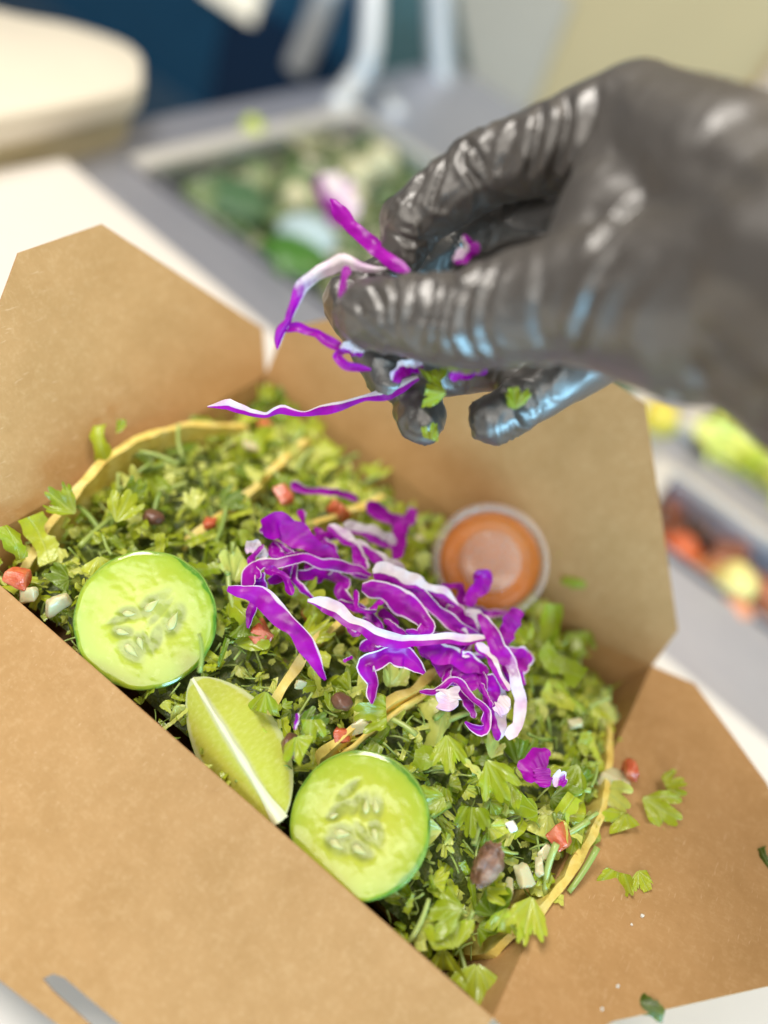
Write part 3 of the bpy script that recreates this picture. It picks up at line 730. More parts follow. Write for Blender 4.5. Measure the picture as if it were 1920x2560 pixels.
rim_pts = np.concatenate([curve(r_, 40) for r_ in RIMS])
def solid(p, pad=0.0):
    """true where a scrap would sit on a cucumber slice, the lime, the cup or a tortilla rim"""
    p = np.array(p)
    for c, R in ((C1, 2.2), (C2, 2.12)):
        d = p - c; v = unit(CAM - c); h = d @ v
        if h > -.9 and np.linalg.norm(d - v * h) < R + pad: return True
    for t in np.linspace(0, 1, 9):
        c = on(425 + 175 * t, 1480 + 280 * t, 1.1); v = unit(CAM - c); d = p - c; h = d @ v
        if h > -1.2 and np.linalg.norm(d - v * h - RGT * .35) < .35 + 1.1 * math.sin(PI * t) ** .7 + pad: return True
    d = p - CUPC; h = d @ CUPN
    if h > -2.7 and np.linalg.norm(d - CUPN * h) < 2.25 + pad: return True
    d = rim_pts - p; k = np.argmin((d[:, :2] ** 2).sum(1))
    v = unit(CAM - rim_pts[k]); q = p - rim_pts; h = q @ v; s = np.linalg.norm(q - h[:, None] * v, axis=1)
    if ((h > -.05) & (s < .13 + pad * .35)).any() and mnoise.noise(Vector((p[0] * .9, p[1] * .9, 7))) < .12: return True
    return False
PLACES = [(on(*q), t) for q, t in (((230, 1290, 1), 'left of the left cucumber'), ((350, 1150, 1), 'behind the left cucumber'), ((470, 1300, 1), 'right of the left cucumber'),
          ((440, 1470, 1), 'between left cucumber and lime'), ((610, 1500, 1), 'behind the lime wedge'), ((660, 1650, 1), 'between lime and right cucumber'),
          ((880, 1620, 1), 'behind the right cucumber'), ((930, 1830, 1), 'right of the right cucumber'), ((850, 1960, 1), 'in front of the right cucumber'),
          ((930, 1180, 1), 'left of the sauce cup'), ((1130, 1340, .5), 'in front of the sauce cup'), ((780, 1420, 1.6), 'in front of the cabbage pile'), ((640, 1230, 1.6), 'left behind the cabbage pile'),
          ((840, 1130, 1), 'behind the cabbage pile'), ((480, 1030, 1), 'beside the second tortilla rim'), ((250, 1080, 1), 'inside the leftmost tortilla rim'),
          ((400, 960, .6), 'at the far end of the left tortilla'), ((1230, 1600, .5), 'by the right tortilla top end'), ((1230, 1760, .5), 'by the right tortilla middle'), ((1140, 1890, .3), 'by the right tortilla lower end'),
          ((980, 1990, 0), 'in the near corner of the box'), ((1060, 1750, 1), 'left of the meat chunk'), ((1240, 1430, 0), 'in the far right corner of the box'), ((620, 950, 0), 'in the far corner under the hand'), ((760, 1030, 0), 'along the back wall'))]
def where(p): return min(PLACES, key=lambda q: np.linalg.norm(np.array(p)[:2] - q[0][:2]))[1]
def herb_obj(name, me, p, M3, sc, label, cat, group=None, tone=.72):
    o = bpy.data.objects.new(name, me); COL.objects.link(o)
    m = Matrix([[*(M3[i] * sc), p[i] * U] for i in range(3)] + [[0, 0, 0, 1]]); o.matrix_world = m; o.color = (tone, tone, tone, 1)
    return tag(o, label, cat, group)
# the bed of small scraps nobody could count
bed = MB(); r = NP; placed = 0
stemb = MB()
for _ in range(14000):
    if placed >= 3000: break
    x, y = r.uniform(-10.1, 10.9), r.uniform(-7.45, 7.4); lift = r.uniform(-.95, .05); z = zf(x, y) + lift
    lim = .965 + .0 * z
    if abs(x) > 10.5 + z * .235 - .25 and z < 0 or abs(y) > 7.74 + z * .235 - .25 and z < 0: continue
    if solid((x, y, z), .12): continue
    i = r.randint(29) if r.rand() > .27 else 29 + r.randint(6); g = SMALL[i]; M3 = rot_to((r.normal(0, .75), r.normal(-.3, .7), 1), r.uniform(0, 6.3)); s = r.uniform(.26, .66)
    (stemb if i >= 29 else bed).add((g[0] * s) @ M3.T + (x, y, z), g[1], r.uniform(.33, 1.0), g[2] * s); placed += 1
tag(bed.build('chopped_cilantro', HERB, attrs={'rnd': bed.A}, uv=bed.UV), 'finely chopped cilantro', None, None, 'stuff')
tag(stemb.build('chopped_stems', STEM, attrs={'rnd': stemb.A}), 'finely chopped cilantro stems', None, None, 'stuff')
# the larger pieces on top, one by one
cnt = 0
for _ in range(4000):
    if cnt >= 285: break
    x, y = r.uniform(-9.9, 10.8), r.uniform(-7.3, 7.2); z = zf(x, y) + r.uniform(-.05, .30)
    if z < 0 and (abs(x) > 10.5 + z * .235 - .5 or abs(y) > 7.74 + z * .235 - .5): continue
    k = r.rand(); s = r.uniform(.6, 1.3)
    if solid((x, y, z), .26 * s / .6): continue
    M3 = rot_to((r.normal(0, .42), r.normal(-.55, .42), 1), r.uniform(0, 6.3)); wh = where((x, y, z)); tone = r.choice([.3, .55, .75, .95]) + r.uniform(-.06, .05)
    how = ('dark', 'green', 'light', 'pale')[int((tone > .42) + (tone > .65) + (tone > .85))]; size = 'small' if s < .9 else 'larger'
    if k < .46: nm, me_, f, ct, kd = 'cilantro_leaf', LMESH[r.randint(16)], 1.1, 'cilantro leaf', 'toothed cilantro leaf'
    elif k < .72: nm, me_, f, ct, kd = 'cilantro_leaf', FMESH[r.randint(26)], .86, 'cilantro leaf', 'cut cilantro fragment'
    elif k < .80: nm, me_, f, ct, kd = 'cilantro_leaf', SMESH[r.randint(8)], .85, 'cilantro leaf', 'curled strip of cilantro'
    else: nm, me_, f, ct, kd = 'cilantro_sprig', TMESH[r.randint(6)], .9, 'cilantro sprig', 'short cilantro stalk'
    herb_obj(nm, me_, (x, y, z + (.1 if k >= .80 else 0)), M3, s * f, f'{size} {how} {kd} lying {wh}', ct, f'{size} {how} {kd} pieces {wh}', tone)
    cnt += 1
# pieces the photograph lets one point at
def special(x, y, off, s, spin, tilt, label, kind='leaf', idx=0, z=None, mat=None, rnd=None, cat='cilantro leaf'):
    p = on(x, y, 1.0)
    for _ in range(3): p = on(x, y, (zf(p[0], p[1]) + off) if z is None else ((p[0] - LX) * math.tan(math.radians(13)) + off if z == 'flap' else z))
    s *= 1.25 if kind == 'leaf' and z != 'flap' else 1.0
    g = {'leaf': LEAVES, 'strip': SHREDS, 'stem': STALKS}[kind][idx]
    v = unit(CAM - p); n = unit(v + RGT * tilt[0] + UPV * tilt[1]); a = unit(RGT - n * (RGT @ n)); b_ = np.cross(n, a); q = math.radians(spin)
    M3 = np.stack([a * math.cos(q) + b_ * math.sin(q), -a * math.sin(q) + b_ * math.cos(q), n], 1)
    tone = .27 if mat is DARKHERB else .42 + .36 * ((x * 13 + y * 7) % 100) / 100
    me = herb_data('cilantro_sprig' if kind == 'stem' else 'cilantro_leaf', g, mat or (STEM if kind == 'stem' else HERB), 0.0)
    if rnd is not None: pass
    return herb_obj('cilantro_sprig' if kind == 'stem' else 'cilantro_leaf', me, p, M3, s, label, cat, None, tone)
special(165, 1110, .9, 1.0, 60, (.1, .3), 'broad cilantro leaf reaching over the left tortilla rim above the left cucumber', idx=0)
special(250, 1130, .9, 1.05, -20, (-.3, .2), 'folded cilantro leaf in the middle of the cluster above the left cucumber', idx=8)
special(215, 1200, 1.0, 1.0, 190, (.1, .2), 'flat toothed leaf hanging just above the left cucumber slice', idx=10)
special(285, 1085, .8, .8, 20, (.2, .1), 'leaf tip at the top of the cluster above the left cucumber', idx=3)
special(218, 960, 0, .85, 10, (.1, 0), 'bright green sprig sticking up against the left flap', 'strip', 2, z=1.2)
special(265, 930, 0, .4, 40, (.1, 0), 'tiny leaf tip above the sprig against the left flap', idx=3, z=1.4)
special(32, 1170, 0, .75, 25, (.2, .1), 'dark curled leaf at the far left edge beside the tortilla end', 'strip', 5, z=.6)
special(318, 1010, .9, 1.15, 200, (.3, .2), 'large smooth leaf standing folded among stems behind the cluster', idx=4)
special(345, 985, .9, 1.0, 75, (0, .3), 'thin stem fork arching near the left tortilla rim', 'stem', 1, cat='cilantro sprig')
special(385, 955, .9, .9, 10, (0, .3), 'thin upright stem under the left tortilla rim', 'stem', 2, cat='cilantro sprig')
special(436, 1410, 2.1, .75, 3, (0, 0), 'thin upright stem lying across the edge of the left cucumber slice', 'stem', 0, cat='cilantro sprig')
special(575, 1492, .7, .85, 165, (-.3, .1), 'pointed leaf with a bluish lit edge beside the lime wedge', idx=1)
special(672, 1540, .9, .75, 180, (.1, .1), 'lobed leaf between the lime wedge and the tortilla rim', idx=5)
special(640, 1590, .9, .8, 200, (.2, .1), 'small pale lobed leaf above the left end of the tortilla strip', idx=11)
special(860, 1535, .9, 1.2, 95, (.1, .3), 'broad flat leaf strip below the white cabbage arch', 'leaf', 4)
special(965, 1585, 1.3, 1.0, 185, (-.1, .1), 'pale lobed cilantro leaf hanging below the white cabbage piece', idx=0)
special(1050, 1640, 1.3, 1.15, 205, (-.1, .2), 'pale veined fan leaf right of the right cucumber', idx=8)
special(940, 1640, .9, .8, 80, (.2, .4), 'turquoise glinting leaf at the top edge of the right cucumber', 'strip', 4)
special(1020, 1720, .8, 1.0, 175, (.2, .1), 'wide crinkled leaf beside the right cucumber rind', idx=12)
special(960, 1720, .8, .85, 120, (.3, .1), 'dark jalapeno green leaf fold next to the right cucumber rind', idx=6)
special(1100, 1690, .8, .9, 150, (.1, .2), 'smooth leaf leaning to the purple bean shaped scraps', idx=7)
special(1250, 1650, .9, 1.0, 150, (.1, .2), 'round broad leaf beside the purple bean shaped scraps', idx=8)
special(1150, 1935, .9, 1.15, 160, (.1, .1), 'large leaf draped over the right tortilla rim', idx=0)
special(1095, 1960, .8, .9, 170, (0, 0), 'jagged leaf next to the draped leaf in the near corner', idx=9)
special(1030, 2080, .9, 1.2, 175, (.1, .2), 'long jagged leaf hanging down in the near corner', 'leaf', 2)
special(1000, 1960, .9, 1.1, 90, (0, .3), 'wide light leaf in front of the brown bean', idx=10)
special(985, 2050, .8, 1.1, 20, (.1, .2), 'broad dull leaf against the front wall near the corner', 'leaf', 7)
special(1245, 1345, 1.2, 1.2, 185, (-.2, .1), 'large soft dark leaf against the back wall right of the sauce cup', idx=4)
special(1190, 1350, 1.0, 1.0, 175, (0, .1), 'tall soft leaf between the sauce cup and the large dark leaf', 'strip', 1)
special(1215, 1195, 0, .45, 100, (0, 0), 'tiny bright leaf scrap on the back flap right of the sauce cup', 'strip', 2, z=1.5)
special(1240, 1255, 0, .6, 60, (0, .2), 'bright leaf tip pointing up the back flap', 'strip', 5, z=1.0)
special(1150, 1400, 1.0, .9, 40, (.3, .2), 'glossy green leaf with wet highlights right of the cabbage pile', idx=12)
special(1210, 1440, .9, 1.1, 230, (0, .3), 'long yellow green leaf running along the far right corner', 'strip', 3)
# scraps lying on the right flap
special(1385, 1722, .30, 1.5, 235, (0, .3), 'fresh lobed leaf lying on the right flap casting a shadow', idx=8, z='flap')
special(1352, 1755, .35, 1.15, 150, (.2, .2), 'curled leaf tucked under the fresh leaf on the right flap', idx=11, z='flap')
special(1420, 1700, .25, 1.1, 280, (.2, .2), 'leaf tip farthest out on the right flap beside the fresh leaf', idx=4, z='flap')
special(1340, 1862, .25, 1.25, 160, (0, .2), 'crumpled leaf lowest of those on the right flap', idx=12, z='flap')
special(1300, 1815, .40, 1.2, 60, (.2, .2), 'leaf with a long stem leaning on the right tortilla rim', idx=1, z='flap')
special(1378, 1880, .25, .8, 200, (0, .2), 'small curled leaf lobe right of the crumpled leaf on the right flap', idx=6, z='flap')
special(1262, 1880, .5, 1.1, 140, (0, .2), 'thin bent stem lying at the foot of the right tortilla', 'stem', 3, z='flap', cat='cilantro sprig')
special(1397, 2170, .12, .62, 62, (0, .1), 'small dark wilted scrap alone on the right flap', 'strip', 0, z='flap', mat=DARKHERB, cat='herb scrap')
special(1657, 1862, .12, .6, 20, (0, .1), 'dark leaf tip at the far end of the right flap', 'strip', 2, z='flap', mat=DARKHERB, cat='herb scrap')

# ------------------------------------------------------------------ shredded purple cabbage
def shred(P3, wd, roll, kind, label, group, seed, ruffle=.085, th=.045):
    """P3: points in the place (cm); wd: widths (cm) along; roll: degrees about the length, start and end"""
    n, m = 60, 9; C0 = .45 * curve(P3, n) + .55 * np.stack([np.interp(np.linspace(0, len(P3) - 1, n), range(len(P3)), [p[k_] for p in P3]) for k_ in range(3)], 1); C0 = C0 + np.array([[.05 * nz(q, 2.0, seed), .05 * nz(q, 2.0, seed + 9), .09 * nz(q, 2.0, seed + 21)] for q in C0]); W = np.interp(np.linspace(0, 1, n), np.linspace(0, 1, len(wd)), wd)
    RO = np.interp(np.linspace(0, 1, n), np.linspace(0, 1, len(roll)), roll); rs = np.random.RandomState(seed); ph = rs.uniform(0, 6, 3); vf, vo = rs.uniform(-.28, .34), rs.uniform(-.4, .4)
    T = np.gradient(C0, axis=0); T /= np.linalg.norm(T, axis=1)[:, None]
    top, bot, wh1, uv = [], [], [], []
    for i in range(n):
        u = i / (n - 1); d = unit(CAM - C0[i]); s = unit(np.cross(T[i], d)); q = math.radians(RO[i] + 8 * math.sin(5 * u + ph[0]))
        nn = np.cross(s, T[i]); s2 = s * math.cos(q) + nn * math.sin(q); n2 = np.cross(s2, T[i])
        tap = min(1, .45 + 9 * u, .45 + 9 * (1 - u)); w = W[i] * tap
        for j in range(m):
            v = j / (m - 1); ed = (v - .5) * 2
            off = ruffle * w * (1.1 * math.sin(11 * u + ph[1]) * ed * abs(ed) + .5 * math.sin(23 * u + ph[2]) * max(0, ed) ** 2) + w * (vf * abs(ed - vo) + .02 * math.sin(41 * u + 3 * ed + ph[0]))
            p = C0[i] + s2 * w * ((v - .5) * (1 + .14 * math.sin(17 * u + ph[0])) + .022 * math.sin(31 * u + ph[2] + ed)) + n2 * off
            tt = th * (1 - .35 * abs(ed)) * min(1, tap + .1)
            top.append(p + n2 * tt / 2); bot.append(p - n2 * tt / 2)
            e = max(.004, .14 + .34 * mnoise.noise(Vector((u * 4.5, seed * 1.7, 0))) + .05 * math.sin(27 * u)); e2 = max(.004, .08 + .26 * mnoise.noise(Vector((u * 4.5, seed * 1.7, 9))))
            base = {'P': 0, 'W': 1.0 - 1.0 * float(sstep(.52, .74, v + .16 * math.sin(6 * u + ph[1]))), 'M': .9 - .9 * float(sstep(.28, .50, v + .24 * math.sin(7 * u + ph[0]))), 'B': .15, 'S': .95, 'PW': u, 'WP': 1 - u, 'N': -.35}[kind]
            wv = max(base, (1 if kind != 'N' else .4) * (1 - min(1, v / e)), (.9 if kind == 'B' else 0) * (1 - min(1, (1 - v) / e2)))
            wh1.append(wv)
    V = top + bot; F = grid_faces(n, m) + [tuple(x + n * m for x in f[::-1]) for f in grid_faces(n, m)]
    ring = [i * m for i in range(n)] + [(n - 1) * m + j for j in range(1, m)] + [i * m + m - 1 for i in range(n - 2, -1, -1)] + list(range(m - 2, 0, -1))
    kr = len(ring); V = V + [V[a] for a in ring] + [V[a + n * m] for a in ring]; o_ = 2 * n * m
    for a in range(kr): c = (a + 1) % kr; F.append((o_ + c, o_ + a, o_ + kr + a, o_ + kr + c))
    wh2 = [min(1.0, x * .8 + (.0 if kind == 'N' else .12)) for x in wh1]
    return tag(obj('cabbage_shred', V, F, CABB, attrs={'white': wh1 + wh2 + [(.72 + .5 * nz(V[a], 1.1, seed) if (a % m == 0 and kind != 'N') else .45 * wh1[a]) for a in ring] * 2}), label, 'cabbage shred', group)
def pile(pts, px, off, roll, kind, label, seed, ruffle=.065, mapf=c6):
    P = []
    offs = np.interp(np.linspace(0, 1, len(pts)), np.linspace(0, 1, len(off)), off)
    for (x, y), o in zip(pts, offs):
        sx, sy = mapf(x, y); p = on(sx, sy, 1.5)
        for _ in range(3): p = on(sx, sy, zf(p[0], p[1]) + o)
        P.append(p)
    k = (1 / 2.0738 / 1.15732) * depth_of(P[len(P) // 2]) / FPX
    return shred(P, [q * k * 1.22 for q in px], roll, kind, label, 'purple cabbage shreds heaped on the greens', seed, ruffle)
PILE = [
 ([(1020, 850), (1120, 850), (1230, 880), (1300, 900)], [90, 120, 100], [.8], [20, 0], 'N', 'dark purple piece buried under the middle of the pile'),
 ([(850, 850), (920, 870), (1000, 860)], [70, 90, 60], [.8], [10, 10], 'N', 'short dark purple piece beneath the long white shred'),
 ([(830, 680), (890, 740), (880, 790), (800, 820)], [40, 50, 30], [.8], [0, 20], 'N', 'small dark hook of cabbage near the tortilla rim'),
 ([(720, 870), (790, 850), (800, 885), (860, 890)], [40, 55, 35], [.8], [0, 0], 'P', 'small purple crumb cluster below the long white shred'),
 ([(370, 20), (440, 50), (560, 65), (650, 75), (715, 108)], [45, 30, 28, 30, 20], [1.1], [0, 20], 'P', 'thin purple shred farthest back, apart from the pile'),
 ([(760, 120), (850, 190), (930, 230), (930, 330), (905, 410)], [60, 55, 60, 55, 45], [1.4, .9], [0, 10], 'N', 'purple stalk of the y shaped piece near the sauce cup'),
 ([(1005, 150), (980, 200), (935, 245), (915, 300)], [50, 55, 50], [1.6, 1.1], [0, 0], 'N', 'right branch of the y shaped piece near the sauce cup'),
 ([(560, 235), (640, 290), (700, 350), (735, 430), (765, 465)], [50, 55, 45, 60, 40], [1.4], [10, 30], 'M', 'mottled shred sloping down behind the left part of the pile'),
 ([(640, 235), (760, 275), (850, 310), (915, 330)], [45, 60, 70, 40], [1.1], [20, 0], 'W', 'pale pink shred at the back of the pile'),
 ([(690, 330), (770, 370), (850, 420), (960, 475)], [50, 45, 60, 40], [1.3], [20, 0], 'M', 'pink streaked shred leading to the broad white rib'),
 ([(225, 265), (300, 225), (390, 280), (480, 340), (560, 385), (635, 425)], [70, 120, 105, 80, 60, 25], [1.9, 1.5], [-10, 10], 'N', 'broad glossy purple piece at the upper left of the pile'),
 ([(275, 320), (290, 385), (340, 400), (440, 370)], [45, 60, 40, 30], [1.4], [0, 20], 'P', 'small purple fold under the broad glossy piece'),
 ([(645, 290), (590, 290), (520, 300), (450, 372)], [25, 40, 40, 25], [1.2], [0, 0], 'P', 'thin purple bridge behind the broad glossy piece'),
 ([(250, 525), (330, 500), (430, 490), (560, 480), (650, 530), (620, 580), (680, 640), (785, 690)], [40, 50, 45, 50, 60, 50, 45, 35], [1.0], [15, -15], 'P', 'wavy purple shred looping through the middle of the pile'),
 ([(150, 575), (150, 490), (215, 430), (310, 430), (430, 400), (520, 435), (650, 450), (785, 488)], [60, 65, 55, 40, 45, 50, 45, 35], [1.3, 1.7, 1.5], [30, 0], 'B', 'white edged shred arching over the left of the pile'),
 ([(180, 490), (200, 540), (175, 640), (145, 765)], [80, 75, 40, 25], [1.3, .7], [0, 20], 'P', 'purple tail dropping below the left arch to the tomato dice'),
 ([(1060, 590), (1150, 640), (1240, 660)], [80, 90, 40], [1.5], [20, 20], 'N', 'glossy purple fold beneath the broad white rib'),
 ([(1180, 690), (1230, 680), (1260, 730), (1340, 790)], [60, 70, 60], [1.5], [0, 0], 'B', 'glossy white edged fold between rib and sauce cup'),
 ([(920, 570), (1010, 575), (1080, 640), (1150, 700), (1240, 765), (1350, 815)], [50, 60, 50, 60, 55, 30], [1.6], [20, 0], 'B', 'white rimmed shred right of the curled hook'),
 ([(795, 490), (870, 480), (960, 510), (1060, 545), (1150, 590), (1235, 650)], [70, 95, 70, 50, 50, 30], [1.9], [-10, 20], 'W', 'broad white cabbage rib at the top of the pile'),
 ([(735, 560), (850, 575), (960, 640), (1030, 700), (1075, 765), (1030, 805), (965, 785)], [70, 95, 105, 90, 60, 45, 35], [1.8], [-10, 20], 'B', 'purple curl with a hooked white end in the middle of the pile'),
 ([(1110, 905), (1200, 975), (1275, 1040), (1310, 1095)], [90, 115, 105, 60], [1.2], [10, 0], 'N', 'smooth broad purple piece sloping down under the right of the pile'),
 ([(1020, 850), (1120, 890), (1230, 920), (1320, 960), (1395, 995)], [60, 85, 85, 75, 30], [1.5], [15, 5], 'P', 'purple shred with a clean white lower edge right of centre'),
 ([(455, 625), (550, 640), (640, 705), (740, 765), (860, 825), (1000, 835), (1150, 825), (1290, 825), (1385, 820)], [35, 65, 60, 65, 65, 45, 60, 45, 20], [1.7, 2.0, 1.9], [10, -20, 20], 'W', 'longest white shred lying right across the pile'),
 ([(40, 560), (200, 600), (330, 720), (440, 840), (500, 950), (548, 1040)], [50, 85, 85, 75, 55, 20], [1.7, 1.9, 1.2], [5, 15], 'P', 'straight purple shred at the lower left tapering to a point over the tortilla rim'),
 ([(1545, 670), (1500, 760), (1455, 860)], [60, 75, 65], [2.2, 1.3], [0, 0], 'N', 'purple finger shaped piece sticking up below the sauce cup'),
 ([(1335, 470), (1365, 520), (1310, 585), (1285, 660)], [50, 85, 65, 40], [2.4, 1.6], [0, 20], 'N', 'purple scrap standing up in front of the sauce cup lid'),
 ([(1260, 730), (1300, 720), (1350, 760), (1400, 830)], [70, 90, 80, 50], [1.3], [0, 0], 'M', 'pink purple fold below the scrap at the sauce cup'),
 ([(1480, 895), (1560, 905), (1600, 925), (1545, 990), (1585, 1065)], [40, 75, 60, 50, 20], [1.4], [20, 0], 'P', 'ragged purple piece at the right end of the pile'),
 ([(1370, 1020), (1420, 1100), (1435, 1200), (1450, 1290), (1440, 1350)], [80, 120, 100, 60, 35], [1.5, 1.0], [0, 20], 'M', 'mottled purple bundle hanging down at the lower right of the pile'),
 ([(1495, 1125), (1465, 1170), (1435, 1210)], [45, 65, 50], [1.7], [0, 0], 'S', 'short white rib end on the mottled bundle'),
 ([(1325, 845), (1390, 895), (1430, 980), (1495, 1095)], [40, 45, 40, 30], [2.0, 1.9], [20, 20], 'W', 'narrow white shred just inside the outermost right shred'),
 ([(1345, 690), (1395, 780), (1440, 880), (1505, 945), (1530, 1050), (1560, 1150), (1545, 1270), (1480, 1335)], [40, 75, 75, 60, 60, 45, 50, 70], [2.1, 1.9, 1.2], [10, 25, 0], 'PW', 'outermost right shred running from purple top to white tip'),
 ([(785, 1160), (800, 1060), (755, 965), (850, 915), (960, 910), (1060, 1000)], [25, 65, 70, 85, 85, 50], [1.0, 1.6, 1.5], [20, 0, -10], 'B', 'white edged arch standing alone below the pile'),
 ([(1035, 1095), (1120, 1105), (1195, 1045), (1250, 1070), (1310, 1145), (1380, 1205), (1355, 1285), (1275, 1250)], [25, 30, 40, 40, 40, 45, 50, 35], [1.3], [20, 40], 'B', 'thin frilled shred with a curled end at the lower right'),
 ([(1180, 1085), (1182, 1140), (1188, 1205)], [85, 105, 80], [1.6], [0, 0], 'S', 'square white cabbage piece hanging from the frilled shred'),
 ([(640, 945), (682, 915)], [16, 12], [1.0], [0, 0], 'P', 'tiny purple crumb near the tip of the straight shred'),
 ([(400, 1210), (392, 1260), (390, 1290)], [16, 18, 10], [1.1], [0, 0], 'M', 'tiny lilac sliver right of the lime wedge'),
 ([(130, 345), (190, 355), (250, 395)], [45, 60, 35], [1.3], [0, 0], 'S', 'cream white cabbage chip at the upper left of the pile'),
]
for i, (pts, px, off, roll, kind, label) in enumerate(PILE): pile(pts, px, off, roll, kind, label, 200 + i)
ZN = [('upper left', 200, 620, 260, 560), ('middle', 560, 1050, 380, 760), ('right', 950, 1400, 580, 900), ('lower right', 1080, 1540, 820, 1200)]
for i in range(34):
    zn, xa, xb, ya, yb = ZN[i % 4]; x, y = NP.uniform(xa, xb), NP.uniform(ya, yb); a_ = math.radians(NP.normal(38, 32)); L_ = NP.uniform(110, 300); q_ = NP.uniform(-70, 70)
    pts = [(x - L_ / 2 * math.cos(a_), y - L_ / 2 * math.sin(a_)), (x - q_ * math.sin(a_), y + q_ * math.cos(a_)), (x + L_ / 2 * math.cos(a_), y + L_ / 2 * math.sin(a_))]
    o_ = pile(pts, list(NP.uniform(18, 48, 3)), [NP.uniform(.8, 1.6)], list(NP.uniform(-40, 60, 2)), 'PBNPBM'[i % 6], f'fine purple shred tangled into the {zn} part of the cabbage pile', 600 + i, .12)
    o_['group'] = f'fine shreds tangled in the {zn} part of the pile'
def c7(x, y): return ((1050 + x / 1.907) / 1.15732, (1200 + y / 1.907) / 1.15732)
for i, (pts, px, off, kind, label) in enumerate([
    ([(520, 1440), (530, 1370), (575, 1310), (610, 1285)], [40, 100, 85, 30], [1.1], 'N', 'large purple scrap lying alone near the right tortilla rim'),
    ([(570, 1370), (590, 1410), (600, 1465)], [60, 75, 55], [1.25], 'N', 'small purple scrap touching the large lone one'),
    ([(630, 1410), (665, 1420), (700, 1450)], [60, 75, 30], [1.1], 'WP', 'white and purple chip beside the lone purple scraps')]):
    pile(pts, px, off, [0, 15], kind, label, 300 + i, .04, c7)

# ------------------------------------------------------------------ diced vegetables, beans, meat
def dice_mesh(name, s, mat, seed, sq=(1, 1, 1)):
    r = np.random.RandomState(int(abs(seed) * 97) % 99991); bm = bmesh.new()
    for cx in (-1, 1):
        for cy in (-1, 1):
            for cz in (-1, 1): bm.verts.new(np.array([cx, cy, cz]) * .5 * s * np.array(sq) * r.uniform(.45, 1.15, 3))
    h = bmesh.ops.convex_hull(bm, input=bm.verts[:]); bmesh.ops.delete(bm, geom=h['geom_interior'] + h['geom_unused'], context='VERTS') if h['geom_interior'] + h['geom_unused'] else None
    bmesh.ops.dissolve_limit(bm, angle_limit=.25, verts=bm.verts[:], edges=bm.edges[:])
    bmesh.ops.bevel(bm, geom=bm.edges[:], offset=.10 * s, segments=2, affect='EDGES', profile=.6)
    bmesh.ops.triangulate(bm, faces=bm.faces[:]); bmesh.ops.subdivide_edges(bm, edges=bm.edges[:], cuts=1)
    bmesh.ops.subdivide_edges(bm, edges=bm.edges[:], cuts=1)
    V = [np.array(v.co) * (1 + .22 * nz(np.array(v.co) / s, 2.2, seed) + .10 * nz(np.array(v.co) / s, 6.0, seed)) for v in bm.verts]
    bm.verts.index_update(); F = [[v.index for v in f.verts] for f in bm.faces]; bm.free(); return mesh_data(name, V, F, mat)
def dice(name, x, y, s, mat, label, cat, off=.95, sq=(1, 1, .7), z=None):
    p = on(x, y, 1)
    for _ in range(3): p = on(x, y, zf(p[0], p[1]) + off if z is None else z)
    k = x * .37 + y * .11
    put(name, dice_mesh(name, s, mat, k, sq), p, label, cat, None, (math.sin(k) * .6 + .5, math.cos(k * 1.7) * .5, k))
for a in [(560, 1372, .85, 'pink red tomato dice below the straight purple shred', .8), (610, 1072, .75, 'red tomato dice near the far end of the second tortilla rim', .9), (732, 1104, .8, 'orange red tomato dice next to the third tortilla rim', .8),
          (1207, 1806, .85, 'salmon red tomato cube beside the right tortilla rim', .8), (1228, 1733, .6, 'small pale tomato piece above the salmon tomato cube', .8), (672, 1322, .7, 'dark red tomato piece in the shade under the cabbage', .5),
          (572, 917, .6, 'blurred red tomato piece at the far end of the box', .9), (1010, 1508, .5, 'small red tomato piece in the shade under the frilled shred', .6), (740, 1590, .6, 'tomato piece under the double tortilla rim', .5), (455, 1130, .5, 'red tomato piece beside the second tortilla rim', .5)]:
    dice('tomato_dice', *a[:3], TOMATO, a[3], 'tomato', a[4] - .52)
dice('tomato_dice', 35, 1243, .8, TOMATO, 'red tomato dice at the far left edge by the front wall', 'tomato', z=.1)
dice('tomato_dice', 1362, 1662, .75, TOMATO, 'red tomato dice on the right flap behind the tortilla rim', 'tomato', z=.75)
for a in [(62, 1284, .8, 'white onion dice under the far left tomato dice', .9), (125, 1305, .95, 'translucent onion piece left of the left cucumber slice', .9), (775, 1572, .85, 'pale onion slice above the right cucumber slice', .7),
          (540, 962, .8, 'pale onion piece at the far end of the box', .9), (1135, 1890, .85, 'white onion piece below the brown bean', .7), (1165, 1870, .7, 'onion sliver next to the white onion piece by the right tortilla', .7),
          (1098, 1920, .9, 'long pale onion piece in front of the bean', .7), (1180, 1840, .6, 'onion crumb under the salmon tomato cube', .7), (905, 1165, .6, 'pale onion piece left of the sauce cup', .7), (620, 1240, .5, 'pale onion piece inside the left cabbage arch', .7),
          (650, 1478, .55, 'white onion piece under the tip of the straight shred', .7), (1090, 1530, .6, 'pale pink onion piece right of the hanging bundle', .7), (1245, 1560, .6, 'dull onion piece in the far right of the greens', .8)]:
    dice('onion_dice', a[0], a[1], a[2] * .85, ONION, a[3], 'onion', a[4] - .52, (1.1, .8, .42))
dice('onion_dice', 1325, 1685, 1.0, ONION, 'onion piece behind the right tortilla rim', 'onion', z=.3)
dice('white_crumb', 1106, 1786, .38, WHITEBIT, 'bright white cheese cube above the brown bean', 'cheese', 1.0)
